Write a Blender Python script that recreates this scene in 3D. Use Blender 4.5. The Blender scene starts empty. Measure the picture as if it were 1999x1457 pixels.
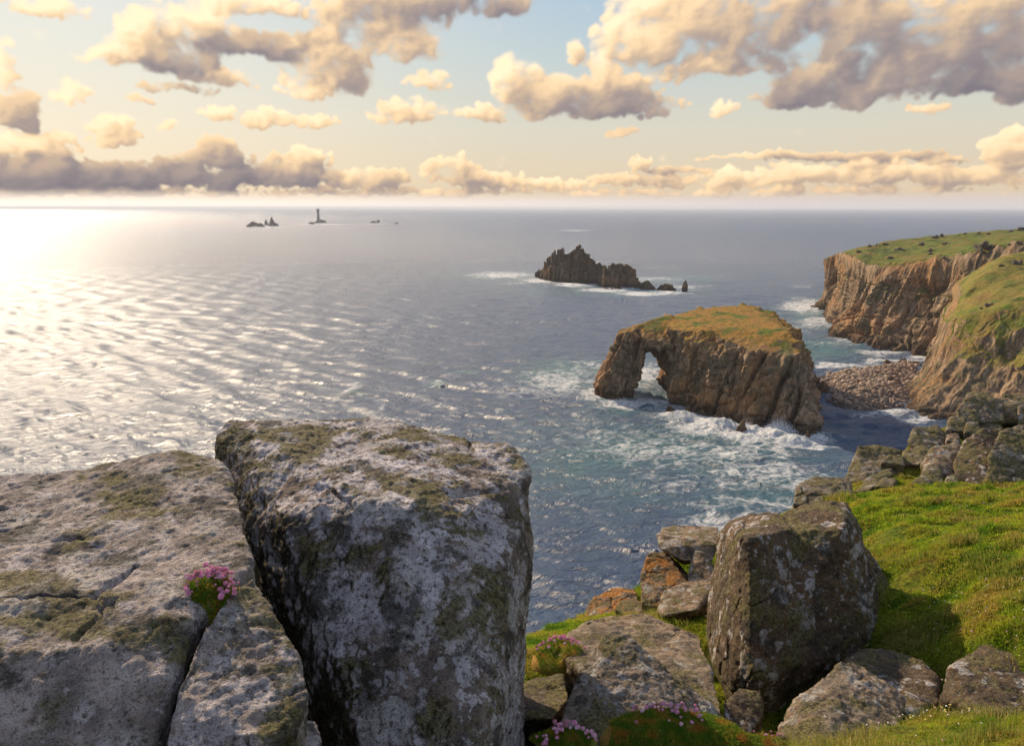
import bpy, bmesh, math, random, time
import numpy as np
from mathutils import Vector
from mathutils.bvhtree import BVHTree
T0 = time.time()
random.seed(7)
RNG = np.random.default_rng(7)
scene = bpy.context.scene
COL = scene.collection
rad = math.radians

# ------------------------------------------------------------------ camera model
F = 1540.0; W0, H0 = 1999.0, 1457.0
PITCH = math.atan((H0/2 - 404)/F)
CP, SP = math.cos(PITCH), math.sin(PITCH)
CAMZ = 60.0
SUN_AZ, SUN_EL = rad(-33.5), rad(28)          # azimuth from +Y towards +X

def ray(px, py):
    a = (px - W0/2)/F; b = (H0/2 - py)/F
    return np.array([a, CP + b*SP, -SP + b*CP])
def P(px, py, Y):
    r = ray(px, py); s = Y/r[1]
    return np.array([r[0]*s, Y, CAMZ + r[2]*s])
def S(px, py, z=0.0, dy=0.0):
    r = ray(px, py); s = (z - CAMZ)/r[2]
    return np.array([r[0]*s, r[1]*s + dy, z])
def project(p):
    x = p[..., 0]; y = p[..., 1]; z = p[..., 2] - CAMZ
    f = y*CP - z*SP; u = y*SP + z*CP
    f = np.where(f < 0.01, 0.01, f)
    return W0/2 + F*x/f, H0/2 - F*u/f, f

# ------------------------------------------------------------------ numpy noise
_r = np.random.default_rng(3)
PERM = _r.permutation(256).astype(np.int32)
_g = _r.normal(size=(256, 3)); _g /= np.linalg.norm(_g, axis=1, keepdims=True)
GRAD = _g.astype(np.float32)
RND3 = _r.random((256, 3)).astype(np.float32)
def _hash(ix, iy, iz):
    return PERM[(PERM[(PERM[ix & 255] + iy) & 255] + iz) & 255]
def perlin(p, off=0.0):
    p = np.asarray(p, np.float32) + np.float32(off)
    i = np.floor(p).astype(np.int32); f = p - i
    u = f*f*f*(f*(f*6 - 15) + 10)
    out = 0
    for dx in (0, 1):
        wx = u[:, 0] if dx else 1 - u[:, 0]
        for dy in (0, 1):
            wy = u[:, 1] if dy else 1 - u[:, 1]
            for dz in (0, 1):
                wz = u[:, 2] if dz else 1 - u[:, 2]
                g = GRAD[_hash(i[:, 0]+dx, i[:, 1]+dy, i[:, 2]+dz)]
                d = g[:, 0]*(f[:, 0]-dx) + g[:, 1]*(f[:, 1]-dy) + g[:, 2]*(f[:, 2]-dz)
                out = out + wx*wy*wz*d
    return out*1.5
def fbm(p, o=4, off=0.0, gain=.5):
    s = 0; a = 1.0; q = np.asarray(p, np.float32)
    for k in range(o):
        s = s + a*perlin(q, off + 17.3*k); q = q*2.03; a *= gain
    return s
def ridged(p, o=4, off=0.0, gain=.5):
    s = 0; a = 1.0; q = np.asarray(p, np.float32); n = 0
    for k in range(o):
        s = s + a*(1 - 2*np.abs(perlin(q, off + 11.7*k))); n += a; q = q*2.03; a *= gain
    return s/n
def worley(p, off=0.0, jit=.9):
    p = np.asarray(p, np.float32) + np.float32(off)
    i = np.floor(p).astype(np.int32); f = p - i
    F1 = np.full(len(p), 9., np.float32); F2 = F1.copy(); ID = np.zeros(len(p), np.int32)
    for dx in (-1, 0, 1):
        for dy in (-1, 0, 1):
            for dz in (-1, 0, 1):
                h = _hash(i[:, 0]+dx, i[:, 1]+dy, i[:, 2]+dz)
                r = RND3[h]
                d = np.sqrt((dx + .5 + (r[:, 0]-.5)*jit - f[:, 0])**2 + (dy + .5 + (r[:, 1]-.5)*jit - f[:, 1])**2 + (dz + .5 + (r[:, 2]-.5)*jit - f[:, 2])**2)
                m = d < F1
                F2 = np.where(m, F1, np.minimum(F2, d)); ID = np.where(m, h, ID); F1 = np.where(m, d, F1)
    return F1, F2, ID
def sstep(a, b, x):
    t = np.clip((x - a)/(b - a), 0, 1); return t*t*(3 - 2*t)

# ------------------------------------------------------------------ mesh helpers
def mesh_np(name, V, Fq, smooth=True):
    me = bpy.data.meshes.new(name)
    V = np.asarray(V, np.float32); Fq = np.asarray(Fq, np.int32)
    n = Fq.shape[1]
    me.vertices.add(len(V)); me.vertices.foreach_set('co', V.ravel())
    me.loops.add(Fq.size); me.loops.foreach_set('vertex_index', Fq.ravel())
    me.polygons.add(len(Fq))
    me.polygons.foreach_set('loop_start', np.arange(0, Fq.size, n, dtype=np.int32))
    me.polygons.foreach_set('loop_total', np.full(len(Fq), n, np.int32))
    me.update(calc_edges=True); me.validate()
    if smooth: me.polygons.foreach_set('use_smooth', np.ones(len(me.polygons), bool))
    return me
def get_v(me):
    a = np.empty(len(me.vertices)*3, np.float32); me.vertices.foreach_get('co', a); return a.reshape(-1, 3)
def get_n(me):
    a = np.empty(len(me.vertices)*3, np.float32); me.vertex_normals.foreach_get('vector', a); return a.reshape(-1, 3)
def set_v(me, v):
    me.vertices.foreach_set('co', np.asarray(v, np.float32).ravel()); me.update()
def attr(me, name, vals):
    a = me.attributes.new(name, 'FLOAT', 'POINT'); a.data.foreach_set('value', np.asarray(vals, np.float32))
def grid_faces(nr, nc, wrap=False):
    r = np.arange(nr-1)[:, None]; c = np.arange(nc if wrap else nc-1)[None, :]
    c2 = (c+1) % nc
    return np.stack([r*nc + c, r*nc + c2, (r+1)*nc + c2, (r+1)*nc + c], -1).reshape(-1, 4)
def tag(o, label=None, cat=None, group=None, kind=None):
    if label: o['label'] = label
    if cat: o['category'] = cat
    if group: o['group'] = group
    if kind: o['kind'] = kind
    return o
def link(name, me, mat=None, parent=None):
    o = bpy.data.objects.new(name, me); COL.objects.link(o)
    if mat: me.materials.append(mat)
    if parent: o.parent = parent
    return o
def empty(name, loc):
    o = bpy.data.objects.new(name, None); COL.objects.link(o); o.location = loc; o.empty_display_size = .1; return o
def recenter(o):
    v = get_v(o.data); c = v.mean(0); c[2] = v[:, 2].min()
    o.data.vertices.foreach_set('co', (v - c).ravel()); o.data.update(); o.location = c; return o

def hull_mesh(hulls, voxel, smooth):
    bm = bmesh.new()
    for pts in hulls:
        b2 = bmesh.new()
        for p in pts: b2.verts.new(p)
        bmesh.ops.convex_hull(b2, input=b2.verts)
        bmesh.ops.delete(b2, geom=[v for v in b2.verts if not v.link_faces], context='VERTS')
        bmesh.ops.recalc_face_normals(b2, faces=b2.faces)
        m2 = bpy.data.meshes.new('t'); b2.to_mesh(m2); b2.free(); bm.from_mesh(m2); bpy.data.meshes.remove(m2)
    me = bpy.data.meshes.new('h'); bm.to_mesh(me); bm.free()
    o = bpy.data.objects.new('tmp', me); COL.objects.link(o)
    m = o.modifiers.new('r', 'REMESH'); m.mode = 'VOXEL'; m.voxel_size = voxel
    if smooth:
        s = o.modifiers.new('s', 'SMOOTH'); s.factor = .5; s.iterations = smooth
    dg = bpy.context.evaluated_depsgraph_get()
    out = bpy.data.meshes.new_from_object(o.evaluated_get(dg))
    bpy.data.objects.remove(o); bpy.data.meshes.remove(me)
    out.polygons.foreach_set('use_smooth', np.ones(len(out.polygons), bool))
    return out

# ------------------------------------------------------------------ node DSL
class N:
    def __init__(s, nt): s.nt = nt
    def n(s, t, **k):
        x = s.nt.nodes.new(t)
        for a, b in k.items(): setattr(x, a, b)
        return x
    def put(s, sock, v):
        if isinstance(v, bpy.types.NodeSocket): s.nt.links.new(v, sock)
        elif v is not None:
            if sock.type == 'RGBA' and len(v) == 3: v = (*v, 1)
            sock.default_value = v
    def m(s, op, a, b=None, c=None, clamp=False):
        x = s.n('ShaderNodeMath', operation=op, use_clamp=clamp)
        s.put(x.inputs[0], a); s.put(x.inputs[1], b); s.put(x.inputs[2], c); return x.outputs[0]
    def v(s, op, a, b=None):
        x = s.n('ShaderNodeVectorMath', operation=op); s.put(x.inputs[0], a)
        if op == 'SCALE': s.put(x.inputs['Scale'], b)
        else: s.put(x.inputs[1], b)
        return x.outputs['Value'] if op in ('LENGTH', 'DOT_PRODUCT', 'DISTANCE') else x.outputs[0]
    def comb(s, x=0., y=0., z=0.):
        c = s.n('ShaderNodeCombineXYZ'); s.put(c.inputs[0], x); s.put(c.inputs[1], y); s.put(c.inputs[2], z); return c.outputs[0]
    def sep(s, v):
        c = s.n('ShaderNodeSeparateXYZ'); s.put(c.inputs[0], v); return c.outputs
    def noise(s, vec, scale, detail=4, rough=.5, dist=0, typ='FBM', lac=2.):
        x = s.n('ShaderNodeTexNoise'); x.noise_type = typ
        if typ == 'FBM': x.normalize = True
        s.put(x.inputs['Vector'], vec); s.put(x.inputs['Scale'], scale); x.inputs['Detail'].default_value = detail
        x.inputs['Roughness'].default_value = rough; x.inputs['Distortion'].default_value = dist; x.inputs['Lacunarity'].default_value = lac
        return x.outputs[0]
    def noisec(s, vec, scale, detail=2):
        x = s.n('ShaderNodeTexNoise'); s.put(x.inputs['Vector'], vec); s.put(x.inputs['Scale'], scale); x.inputs['Detail'].default_value = detail
        return x.outputs['Color']
    def voro(s, vec, scale, feature='F1', out='Distance', rnd=1., detail=0):
        x = s.n('ShaderNodeTexVoronoi', feature=feature); s.put(x.inputs['Vector'], vec); s.put(x.inputs['Scale'], scale)
        x.inputs['Randomness'].default_value = rnd; x.inputs['Detail'].default_value = detail
        return x.outputs[out]
    def ss(s, x, a, b, lo=0., hi=1.):
        r = s.n('ShaderNodeMapRange', interpolation_type='SMOOTHSTEP')
        s.put(r.inputs[0], x); s.put(r.inputs[1], a); s.put(r.inputs[2], b); s.put(r.inputs[3], lo); s.put(r.inputs[4], hi); return r.outputs[0]
    def lin(s, x, a, b, lo=0., hi=1.):
        r = s.n('ShaderNodeMapRange'); s.put(r.inputs[0], x); s.put(r.inputs[1], a); s.put(r.inputs[2], b); s.put(r.inputs[3], lo); s.put(r.inputs[4], hi); return r.outputs[0]
    def mix(s, f, a, b, bt='MIX'):
        x = s.n('ShaderNodeMix', data_type='RGBA', blend_type=bt); s.put(x.inputs[0], f); s.put(x.inputs[6], a); s.put(x.inputs[7], b); return x.outputs[2]
    def mixf(s, f, a, b):
        x = s.n('ShaderNodeMix', data_type='FLOAT'); s.put(x.inputs[0], f); s.put(x.inputs[2], a); s.put(x.inputs[3], b); return x.outputs[0]
    def ramp(s, f, stops, interp='LINEAR'):
        x = s.n('ShaderNodeValToRGB'); x.color_ramp.interpolation = interp; e = x.color_ramp.elements
        while len(e) < len(stops): e.new(.5)
        for k, (p, c) in enumerate(stops): e[k].position = p; e[k].color = (*c, 1) if len(c) == 3 else c
        s.put(x.inputs[0], f); return x.outputs[0]
    def attr(s, name, out='Fac'):
        x = s.n('ShaderNodeAttribute', attribute_name=name); return x.outputs[out]
    def bump(s, h, strength=.5, dist=.01, nrm=None):
        x = s.n('ShaderNodeBump'); s.put(x.inputs['Height'], h); x.inputs['Strength'].default_value = strength
        x.inputs['Distance'].default_value = dist; s.put(x.inputs['Normal'], nrm); return x.outputs[0]

def material(name):
    m = bpy.data.materials.new(name); m.use_nodes = True
    nt = m.node_tree; b = nt.nodes['Principled BSDF']; return m, N(nt), b
def plain(name, col, rough=.8, spec=.3):
    m, g, b = material(name); b.inputs['Base Color'].default_value = (*col, 1); b.inputs['Roughness'].default_value = rough
    b.inputs['Specular IOR Level'].default_value = spec; return m

def rock_mat(name, seed=0., pale=.5, moss=.4, orange=.0, warm=.0, sc=1., palecol=(.50, .48, .49), base=(.20, .175, .155), side=0., topm=.03):
    """lichen covered granite, sc = size of the pattern in metres"""
    m, g, b = material(name)
    tc = g.n('ShaderNodeTexCoord').outputs['Object']
    p = g.v('ADD', g.v('SCALE', tc, 1/sc), (seed*3.1, seed*1.7, seed*.9))
    nz = g.sep(g.n('ShaderNodeNewGeometry').outputs['Normal'])[2]
    wp = g.v('ADD', p, g.v('SCALE', g.v('SUBTRACT', g.noisec(p, 11, 6), (.5, .5, .5)), .13))
    big = g.noise(p, 1.7, 5, .55)
    mid = g.noise(p, 7, 6, .6)
    fine = g.noise(p, 45, 6, .65)
    grit = g.noise(p, 190, 3, .6)
    c = g.mix(g.ss(mid, .35, .65), tuple(x*.62 for x in base), tuple(min(1, x*1.35) for x in base))
    c = g.mix(g.m('MULTIPLY', g.ss(big, .4, .7), warm), c, (.30, .17, .075))
    # pale crusts : lobed patches from a distorted cell pattern
    ce = g.voro(wp, 7.5, 'F1'); cr = g.sep(g.voro(wp, 7.5, 'F1', 'Color'))[0]
    ce2 = g.voro(wp, 19, 'F1'); cr2 = g.sep(g.voro(wp, 19, 'F1', 'Color'))[0]
    reg = g.m('ADD', g.m('MULTIPLY', g.m('SUBTRACT', big, .5), 1.8), g.m('MULTIPLY', g.m('SUBTRACT', mid, .5), .9))
    t1 = g.m('ADD', g.m('SUBTRACT', g.m('ADD', g.m('MULTIPLY', cr, .5), pale), ce), g.m('SUBTRACT', reg, .12))
    t2 = g.m('ADD', g.m('SUBTRACT', g.m('ADD', g.m('MULTIPLY', cr2, .5), pale), ce2), g.m('SUBTRACT', reg, .22))
    L = g.m('MAXIMUM', g.ss(t1, .0, .10), g.m('MULTIPLY', g.ss(t2, 0., .12), .8))
    L = g.m('MULTIPLY', L, g.ss(fine, .33, .47, .25, 1.))
    pc = g.mix(g.ss(g.noise(p, 12, 4), .35, .65), tuple(x*.68 for x in palecol), palecol)
    pc = g.mix(g.ss(cr, .6, .9, 0, .45), pc, (.36, .33, .27))
    c = g.mix(L, c, pc)
    # dark crust and olive moss
    dk = g.m('MULTIPLY', g.ss(g.noise(p, 5.3, 8, .66), .51, .60), .80)
    c = g.mix(dk, c, (.045, .038, .026))
    mm = g.noise(g.v('ADD', p, (5.2, 1.3, 7.7)), 3.1, 8, .64)
    mt = g.m('ADD', g.m('SUBTRACT', mm, .675), g.m('MULTIPLY', moss, .27))
    mt = g.m('ADD', mt, g.m('MULTIPLY', g.m('SUBTRACT', nz, .5), topm))
    M = g.m('MULTIPLY', g.ss(mt, 0, .09), .88)
    mc = g.mix(g.ss(fine, .35, .65), (.085, .068, .022), (.23, .20, .075))
    mc = g.mix(g.ss(mid, .55, .7), mc, (.13, .085, .03))
    c = g.mix(M, c, mc)
    if side:     # moss on the left side, darkened to paint in the crevice shade
        nx = g.sep(g.n('ShaderNodeNewGeometry').outputs['Normal'])[0]; sm_ = g.ss(g.m('ADD', g.m('MULTIPLY', nx, -1.), g.m('MULTIPLY', g.m('SUBTRACT', mm, .5), 1.6)), .50, .72)
        c = g.mix(g.m('MULTIPLY', sm_, side), c, g.mix(g.ss(fine, .35, .65), (.018, .015, .006), (.085, .068, .020)))
    if orange:
        om = g.ss(g.m('ADD', g.noise(p, 4.1, 7, .62), orange*.3), .62, .72)
        c = g.mix(om, c, g.mix(g.ss(fine, .4, .6), (.26, .085, .015), (.42, .20, .04)))
    c = g.mix(g.ss(fine, .30, .48, .62, 0.), c, (.02, .016, .012))
    c = g.mix(.28, c, g.mix(g.ss(grit, .3, .7), (.12, .12, .12), (.90, .90, .90)), 'OVERLAY')
    g.put(b.inputs['Base Color'], c)
    b.inputs['Roughness'].default_value = .92; b.inputs['Specular IOR Level'].default_value = .22
    cry = g.voro(p, 170, 'F1', 'Color'); cv = g.sep(cry)[0]
    c = g.mix(g.ss(cv, .90, .94, 0, .22), c, (.55, .50, .46)); c = g.mix(g.ss(cv, .14, .10, 0, .4), c, (.03, .027, .025))
    g.put(b.inputs['Base Color'], c)
    h = g.m('ADD', g.m('MULTIPLY', fine, .55), g.m('ADD', g.m('MULTIPLY', L, .10), g.m('MULTIPLY', grit, .20)))
    h = g.m('ADD', h, g.m('ADD', g.m('MULTIPLY', M, g.m('MULTIPLY', g.noise(p, 90, 4, .7), .5)), g.m('MULTIPLY', mid, .5)))
    g.put(b.inputs['Normal'], g.bump(h, 1., .035*sc))
    return m

def cliff_mat(name, scale=1., grass=1., seed=0., hue=0., grass_nz=.72, grass_z=18., tan=(.215, .125, .03), dim=1.):
    m, g, b = material(name)
    geo = g.n('ShaderNodeNewGeometry'); pos = geo.outputs['Position']; nz = g.sep(geo.outputs['Normal'])[2]
    tn = g.sep(geo.outputs['True Normal'])[2]
    p = g.v('ADD', pos, (seed*31, seed*17, 0))
    px = g.sep(p)
    st = g.comb(g.m('SUBTRACT', px[0], g.m('MULTIPLY', px[2], .12)), px[1], g.m('MULTIPLY', px[2], .20))
    big = g.noise(p, .045*scale, 5, .55); mid = g.noise(p, .25*scale, 6, .6); fine = g.noise(p, 1.3*scale, 5, .65)
    streak = g.noise(st, .55*scale, 6, .65); streak2 = g.noise(st, 1.7*scale, 4, .6)
    c = g.ramp(streak, [(.30, (.06, .045, .033)), (.42, (.17, .115, .07)), (.53, (.33, .22, .13)), (.66, (.46, .34, .22))])
    c = g.mix(g.ss(big, .42, .62, 0, .75), c, g.mix(g.ss(streak2, .35, .65), (.20, .085, .035), (.52, .28, .11)))
    c = g.mix(g.ss(mid, .50, .66, 0, .55), c, (.15, .135, .085))
    c = g.mix(g.ss(g.noise(p, .11*scale, 5, .6), .52, .64, 0, .7), c, (.13, .115, .06))
    c = g.mix(g.ss(streak2, .28, .42, .8, 0), c, (.035, .026, .02))
    c = g.mix(g.ss(fine, .3, .5, .5, 0), c, (.05, .038, .028))
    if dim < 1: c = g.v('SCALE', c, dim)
    # wet, dark tidal band
    wet = g.m('ADD', px[2], g.m('MULTIPLY', g.m('SUBTRACT', mid, .5), 7))
    c = g.mix(g.ss(wet, 1.2, 4.5, .75, 0), c, (.045, .030, .022))
    # turf where it is flat enough
    gz = g.m('ADD', nz, g.m('MULTIPLY', g.m('SUBTRACT', g.noise(p, .22*scale, 6, .65), .5), .75))
    gz = g.m('MULTIPLY', g.ss(gz, grass_nz-.06, grass_nz+.10), g.ss(g.m('ADD', px[2], g.m('MULTIPLY', g.m('SUBTRACT', mid, .5), 14)), grass_z-3, grass_z+3))
    gz = g.m('MULTIPLY', gz, grass)
    gn = g.noise(p, .09*scale, 6, .6)
    gc = g.ramp(gn, [(.36, (.055, .075, .010)), (.47, (.115, .145, .018)), (.56, (.165, .135, .028)), (.66, (.19, .105, .030))])
    gc = g.mix(g.m('MULTIPLY', g.ss(g.noise(p, .13*scale, 4, .5), .60, .50), hue), gc, tan)
    gc = g.mix(g.ss(g.noise(p, .8*scale, 5, .65), .45, .62, 0, .65), gc, (.065, .075, .014))
    gc = g.mix(g.ss(g.noise(p, .35*scale, 6, .6), .57, .66, 0, .6), gc, (.15, .12, .075))
    c = g.mix(gz, c, gc)
    g.put(b.inputs['Base Color'], c); b.inputs['Roughness'].default_value = .9; b.inputs['Specular IOR Level'].default_value = .1
    h = g.m('ADD', g.m('MULTIPLY', streak, g.mixf(gz, 1.2, .0)), g.m('ADD', g.m('MULTIPLY', fine, g.mixf(gz, .5, .15)), g.m('MULTIPLY', streak2, g.mixf(gz, .6, 0.))))
    g.put(b.inputs['Normal'], g.bump(h, 1., .75/scale))
    return m

print('helpers', time.time()-T0)
# ------------------------------------------------------------------ world: Nishita sky + cumulus
world = bpy.data.worlds.new('World'); scene.world = world; world.use_nodes = True
nt = world.node_tree; nt.nodes.clear(); g = N(nt)
out = g.n('ShaderNodeOutputWorld'); bg = g.n('ShaderNodeBackground'); nt.links.new(bg.outputs[0], out.inputs[0])
sky = g.n('ShaderNodeTexSky'); sky.sky_type = 'NISHITA'; sky.sun_disc = False
sky.sun_elevation = SUN_EL; sky.sun_rotation = SUN_AZ; sky.altitude = 60; sky.air_density = 1.0; sky.dust_density = 2.2; sky.ozone_density = 1.0
d = g.v('NORMALIZE', g.n('ShaderNodeTexCoord').outputs['Generated'])
ds = g.sep(d)
az = g.m('ARCTAN2', ds[0], ds[1]); el = g.m('ARCSINE', ds[2])
def azel(px, py):
    r = ray(px, py); return math.atan2(r[0], r[1]), math.atan2(r[2], math.hypot(r[0], r[1]))
# (cx, cy, rx, ry, darkness 0..1, softness)
CL = [
 # low bank at left
 (-150, 350, 330, 52, .80), (60, 342, 190, 44, .84), (240, 348, 200, 38, .86), (400, 344, 130, 44, .80), (430, 300, 55, 36, .46), (560, 340, 110, 38, .72), (600, 310, 50, 24, .38),
 (60, 285, 110, 36, .25), (225, 262, 60, 40, .2), (30, 215, 55, 52, .55), (10, 130, 26, 46, .1), (135, 180, 42, 36, .05),
 (720, 350, 90, 30, .45), (890, 340, 60, 34, .42), (960, 355, 90, 22, .40), (1080, 362, 90, 14, .4), (1250, 352, 110, 16, .42), (1400, 350, 120, 24, .35), (1560, 345, 150, 26, .35), (1740, 345, 150, 26, .35), (1900, 352, 120, 24, .4),
 (800, 376, 400, 10, .55), (1500, 376, 500, 12, .5), (200, 380, 420, 12, .55),
 (1262, 322, 26, 18, .3), (1330, 331, 50, 7, .6), (1640, 305, 150, 11, .75), (1780, 306, 110, 13, .75), (1460, 303, 120, 6, .5), (1700, 322, 70, 15, .35), (1850, 318, 60, 10, .5), (1980, 300, 65, 50, .25),
 # small ones
 (422, 220, 34, 20, .1), (520, 228, 62, 22, .2), (610, 234, 52, 14, .3), (785, 215, 80, 34, .28), (838, 154, 42, 20, .15), (1420, 216, 36, 14, .3), (1220, 256, 36, 6, .3), (335, 247, 16, 9, .15), (1122, 105, 22, 28, .15), (1820, 212, 50, 7, .3), (265, 200, 26, 7, .5), (330, 176, 90, 9, .6),
 # upper left masses
 (255, 105, 85, 34, .30), (350, 120, 95, 44, .66), (420, 150, 80, 28, .35), (370, 45, 110, 52, .15), (260, 60, 40, 36, .05), (470, 85, 130, 30, .75), (560, 90, 100, 32, .75), (640, 130, 105, 62, .42), (590, 165, 60, 30, .12), (690, 60, 110, 46, .45), (780, 90, 85, 42, .3), (500, 8, 130, 30, .30), (760, 20, 140, 48, .55), (60, 8, 130, 20, .1), (960, 8, 120, 30, .75), (180, 100, 60, 14, .1),
 # centre
 (1010, 160, 62, 56, .12), (1080, 195, 120, 50, .38), (1170, 145, 42, 44, .12), (1190, 195, 110, 44, .5), (930, 225, 60, 22, .3), (1300, 212, 60, 26, .75), (1230, 165, 70, 40, .3),
 (1250, 70, 100, 66, .15), (1350, 60, 150, 90, .40), (1460, 90, 120, 76, .55), (1300, 10, 140, 50, .15), (1520, 40, 90, 60, .45), (1400, 135, 110, 26, .25),
 # right
 (1700, 70, 150, 90, .68), (1880, 60, 220, 100, .62), (1760, 150, 190, 50, .70), (1900, 165, 130, 36, .98), (1600, 150, 100, 40, .55), (1560, 190, 90, 30, .85), (1680, 185, 130, 32, .65), (2050, 150, 140, 80, .8), (1650, 20, 120, 50, .7), (2150, 40, 250, 120, .6),
 # outside the picture, so that the light and reflections are of a cloudy sky
 (-420, 120, 190, 80, .4), (-700, 250, 260, 60, .6), (2500, 250, 260, 70, .5), (700, -260, 300, 90, .5), (1500, -330, 360, 110, .55), (100, -380, 260, 80, .4),
]
def blur(A, r):
    for ax in (0, 1):
        k = int(max(1, r)); c = np.cumsum(np.pad(A, [(k+1, k) if i == ax else (0, 0) for i in (0, 1)], mode='edge'), axis=ax)
        A = (np.take(c, np.arange(2*k+1, c.shape[ax]), ax) - np.take(c, np.arange(0, c.shape[ax]-2*k-1), ax))/(2*k+1)
    return A
def shift(A, dx, dy):
    """value found dx columns and dy rows away (edge padded)"""
    ix = np.clip(np.arange(A.shape[1]) + int(round(dx)), 0, A.shape[1]-1); iy = np.clip(np.arange(A.shape[0]) + int(round(dy)), 0, A.shape[0]-1)
    return A[iy][:, ix]
def cloud_map(az0, az1, el0, el1, w, h):
    """cumulus as a map of colour and cover over azimuth and elevation, lit by marching towards the sun"""
    A_, E_ = np.meshgrid(np.linspace(az0, az1, w), np.linspace(el0, el1, h)); sh = A_.shape
    a = A_.ravel().astype(np.float32); e = E_.ravel().astype(np.float32)
    q3 = np.stack([a, e*1.25, a*0], 1)
    w1 = np.stack([fbm(q3*9, 3, 1.), fbm(q3*9, 3, 9.)], 1)
    w2 = np.stack([perlin(q3*33, 2.), perlin(q3*33, 6.)], 1)
    w3 = np.stack([fbm(q3*75, 3, 3.), fbm(q3*75, 3, 7.)], 1)
    aw = a + w1[:, 0]*.013 + w2[:, 0]*.006 + w3[:, 0]*.0036; ew = e + w1[:, 1]*.009*np.clip(e*6+.25, 0, 1) + w2[:, 1]*.005 + w3[:, 1]*.003
    q4 = np.stack([aw, ew*1.3, a*0], 1)
    far_n = fbm(q4*34, 5, 3., .55); 
    bil = -np.abs(perlin(q4*15, 4.))*1.1 - .6*np.abs(perlin(q4*31, 5.)) - .38*np.abs(perlin(q4*64, 7.)) - .22*np.abs(perlin(q4*130, 8.)) - .12*np.abs(perlin(q4*260, 3.)) + .62
    soft = fbm(q4*7, 3, 12., .5)
    k_ = np.clip((e-.05)/.12, 0, 1)
    wisp = fbm(q3*np.array([26, 30, 1]), 6, 23., .62)
    fine = (1-k_)*far_n*.60 + .42*k_*fbm(q4*19, 5, 3., .55) + .24*bil + .42*wisp
    fine = fine.reshape(sh); AW = aw.reshape(sh); EW = ew.reshape(sh); px_ = (az1-az0)/w; py_ = (el1-el0)/h
    U = np.zeros(sh, np.float32); Hh = np.zeros(sh, np.float32); DK = np.zeros(sh, np.float32); WS = np.zeros(sh, np.float32)
    rp = np.random.default_rng(5)
    BL = [(*azel(cx, cy), rx, ry, dk) for cx, cy, rx, ry, dk in CL]
    rb = np.random.default_rng(9)
    for _ in range(46):      # cumulus round the rest of the horizon and overhead
        BL.append((rb.uniform(.85, 5.4), rb.uniform(.05, .45), rb.uniform(60, 260), rb.uniform(25, 80), rb.uniform(.2, .7)))
    for _ in range(26): BL.append((rb.uniform(-3.1, 3.1), rb.uniform(.55, 1.2), rb.uniform(150, 420), rb.uniform(60, 150), rb.uniform(.2, .7)))
    for bi, (a0, e0, rx, ry, dk) in enumerate(BL):
        if a0 > math.pi: a0 -= 2*math.pi
        cosf = math.cos(a0) if abs(a0) < .62 and bi < len(CL) else .9
        ra = rx/F*cosf*cosf; re = ry/F*cosf
        v_ = (EW-e0)/re; v_ = np.where(v_ < 0, v_*1.35, v_)
        t_e = np.clip(1.05 - np.sqrt(((AW-a0)/ra)**2 + v_**2), 0, 1)
        U = 1 - (1-U)*(1-np.clip(t_e*1.3, 0, .8)); DK += t_e*.45*(dk - .24*np.clip(v_, -1, 1)); WS += t_e*.45; Hh = np.maximum(Hh, np.sqrt(t_e)*re*.8)
        npf = int(np.clip(12 + 8*ra/re, 14, 50))
        for k in range(npf):
            t_ = rp.uniform(0, 6.283); u_ = rp.random()**.6
            x_ = math.cos(t_)*u_; y_ = math.sin(t_)*u_
            if y_ < -.25: y_ = -.25 + (y_+.25)*.45
            R_ = re*rp.uniform(.30, .62)*(1.12-.55*u_)*(1.0 if ra > re*1.1 else .9); R_ = max(R_, .0035)
            cx_ = a0 + x_*(ra-R_*.5); cy_ = e0 + y_*(re-R_*.3)
            m_ = R_ + .035; i0 = int((cx_-m_-az0)/px_); i1 = int((cx_+m_-az0)/px_)+2; j0 = int((cy_-m_-el0)/py_); j1 = int((cy_+m_-el0)/py_)+2
            i0, i1 = max(i0, 0), min(i1, w); j0, j1 = max(j0, 0), min(j1, h)
            if i0 >= i1 or j0 >= j1: continue
            dx = (AW[j0:j1, i0:i1]-cx_)/R_; dy = (EW[j0:j1, i0:i1]-cy_)/R_; dy = np.where(dy < 0, dy*1.25, dy*1.0)
            d_ = np.clip(1 - (dx*dx+dy*dy), 0, 1); sl = (slice(j0, j1), slice(i0, i1))
            U[sl] = 1 - (1-U[sl])*(1-d_*.85); Hh[sl] = np.maximum(Hh[sl], np.sqrt(d_)*R_ + .35*R_*rp.random()*(d_ > 0) + .012*(d_ > 0)*(1-u_))
            wgt = d_*d_; v_ = (EW[sl]-e0)/re
            DK[sl] += wgt*(dk - .24*np.clip(v_, -1, 1)); WS[sl] += wgt
    dk = blur(DK, .003/px_)/np.maximum(blur(WS, .003/px_), 1e-3)
    D = U*.95 - .27 + fine*.90*(.46+.54*np.clip(U*2, 0, 1))
    hi = np.clip((E_-.07)/.08, 0, 1); al = sstep(-.10+.06*(1-hi), .34 + .34*hi, D + .10*wisp.reshape(sh)*hi); al = blur(al, 1)*(1-hi) + blur(al, 2)*hi
    T_ = np.clip(D, 0, 1.0); bigT = blur(blur(T_, .012/px_), .012/px_)
    S_ = np.zeros(sh); Hs = blur(Hh, .0022/px_)*.8 + .0085*fine + .018*T_
    for st, wt in ((.003, .34), (.006, .52), (.012, .78), (.024, .95), (.045, .80)):
        hb = blur(Hs, st*.35/px_); S_ += wt*np.clip((hb - shift(hb, -st/px_*.72, st/py_*.66))/st, -.8, .8)
    sm = fbm(q4*5.5, 3, 61., .5).reshape(sh)
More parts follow.
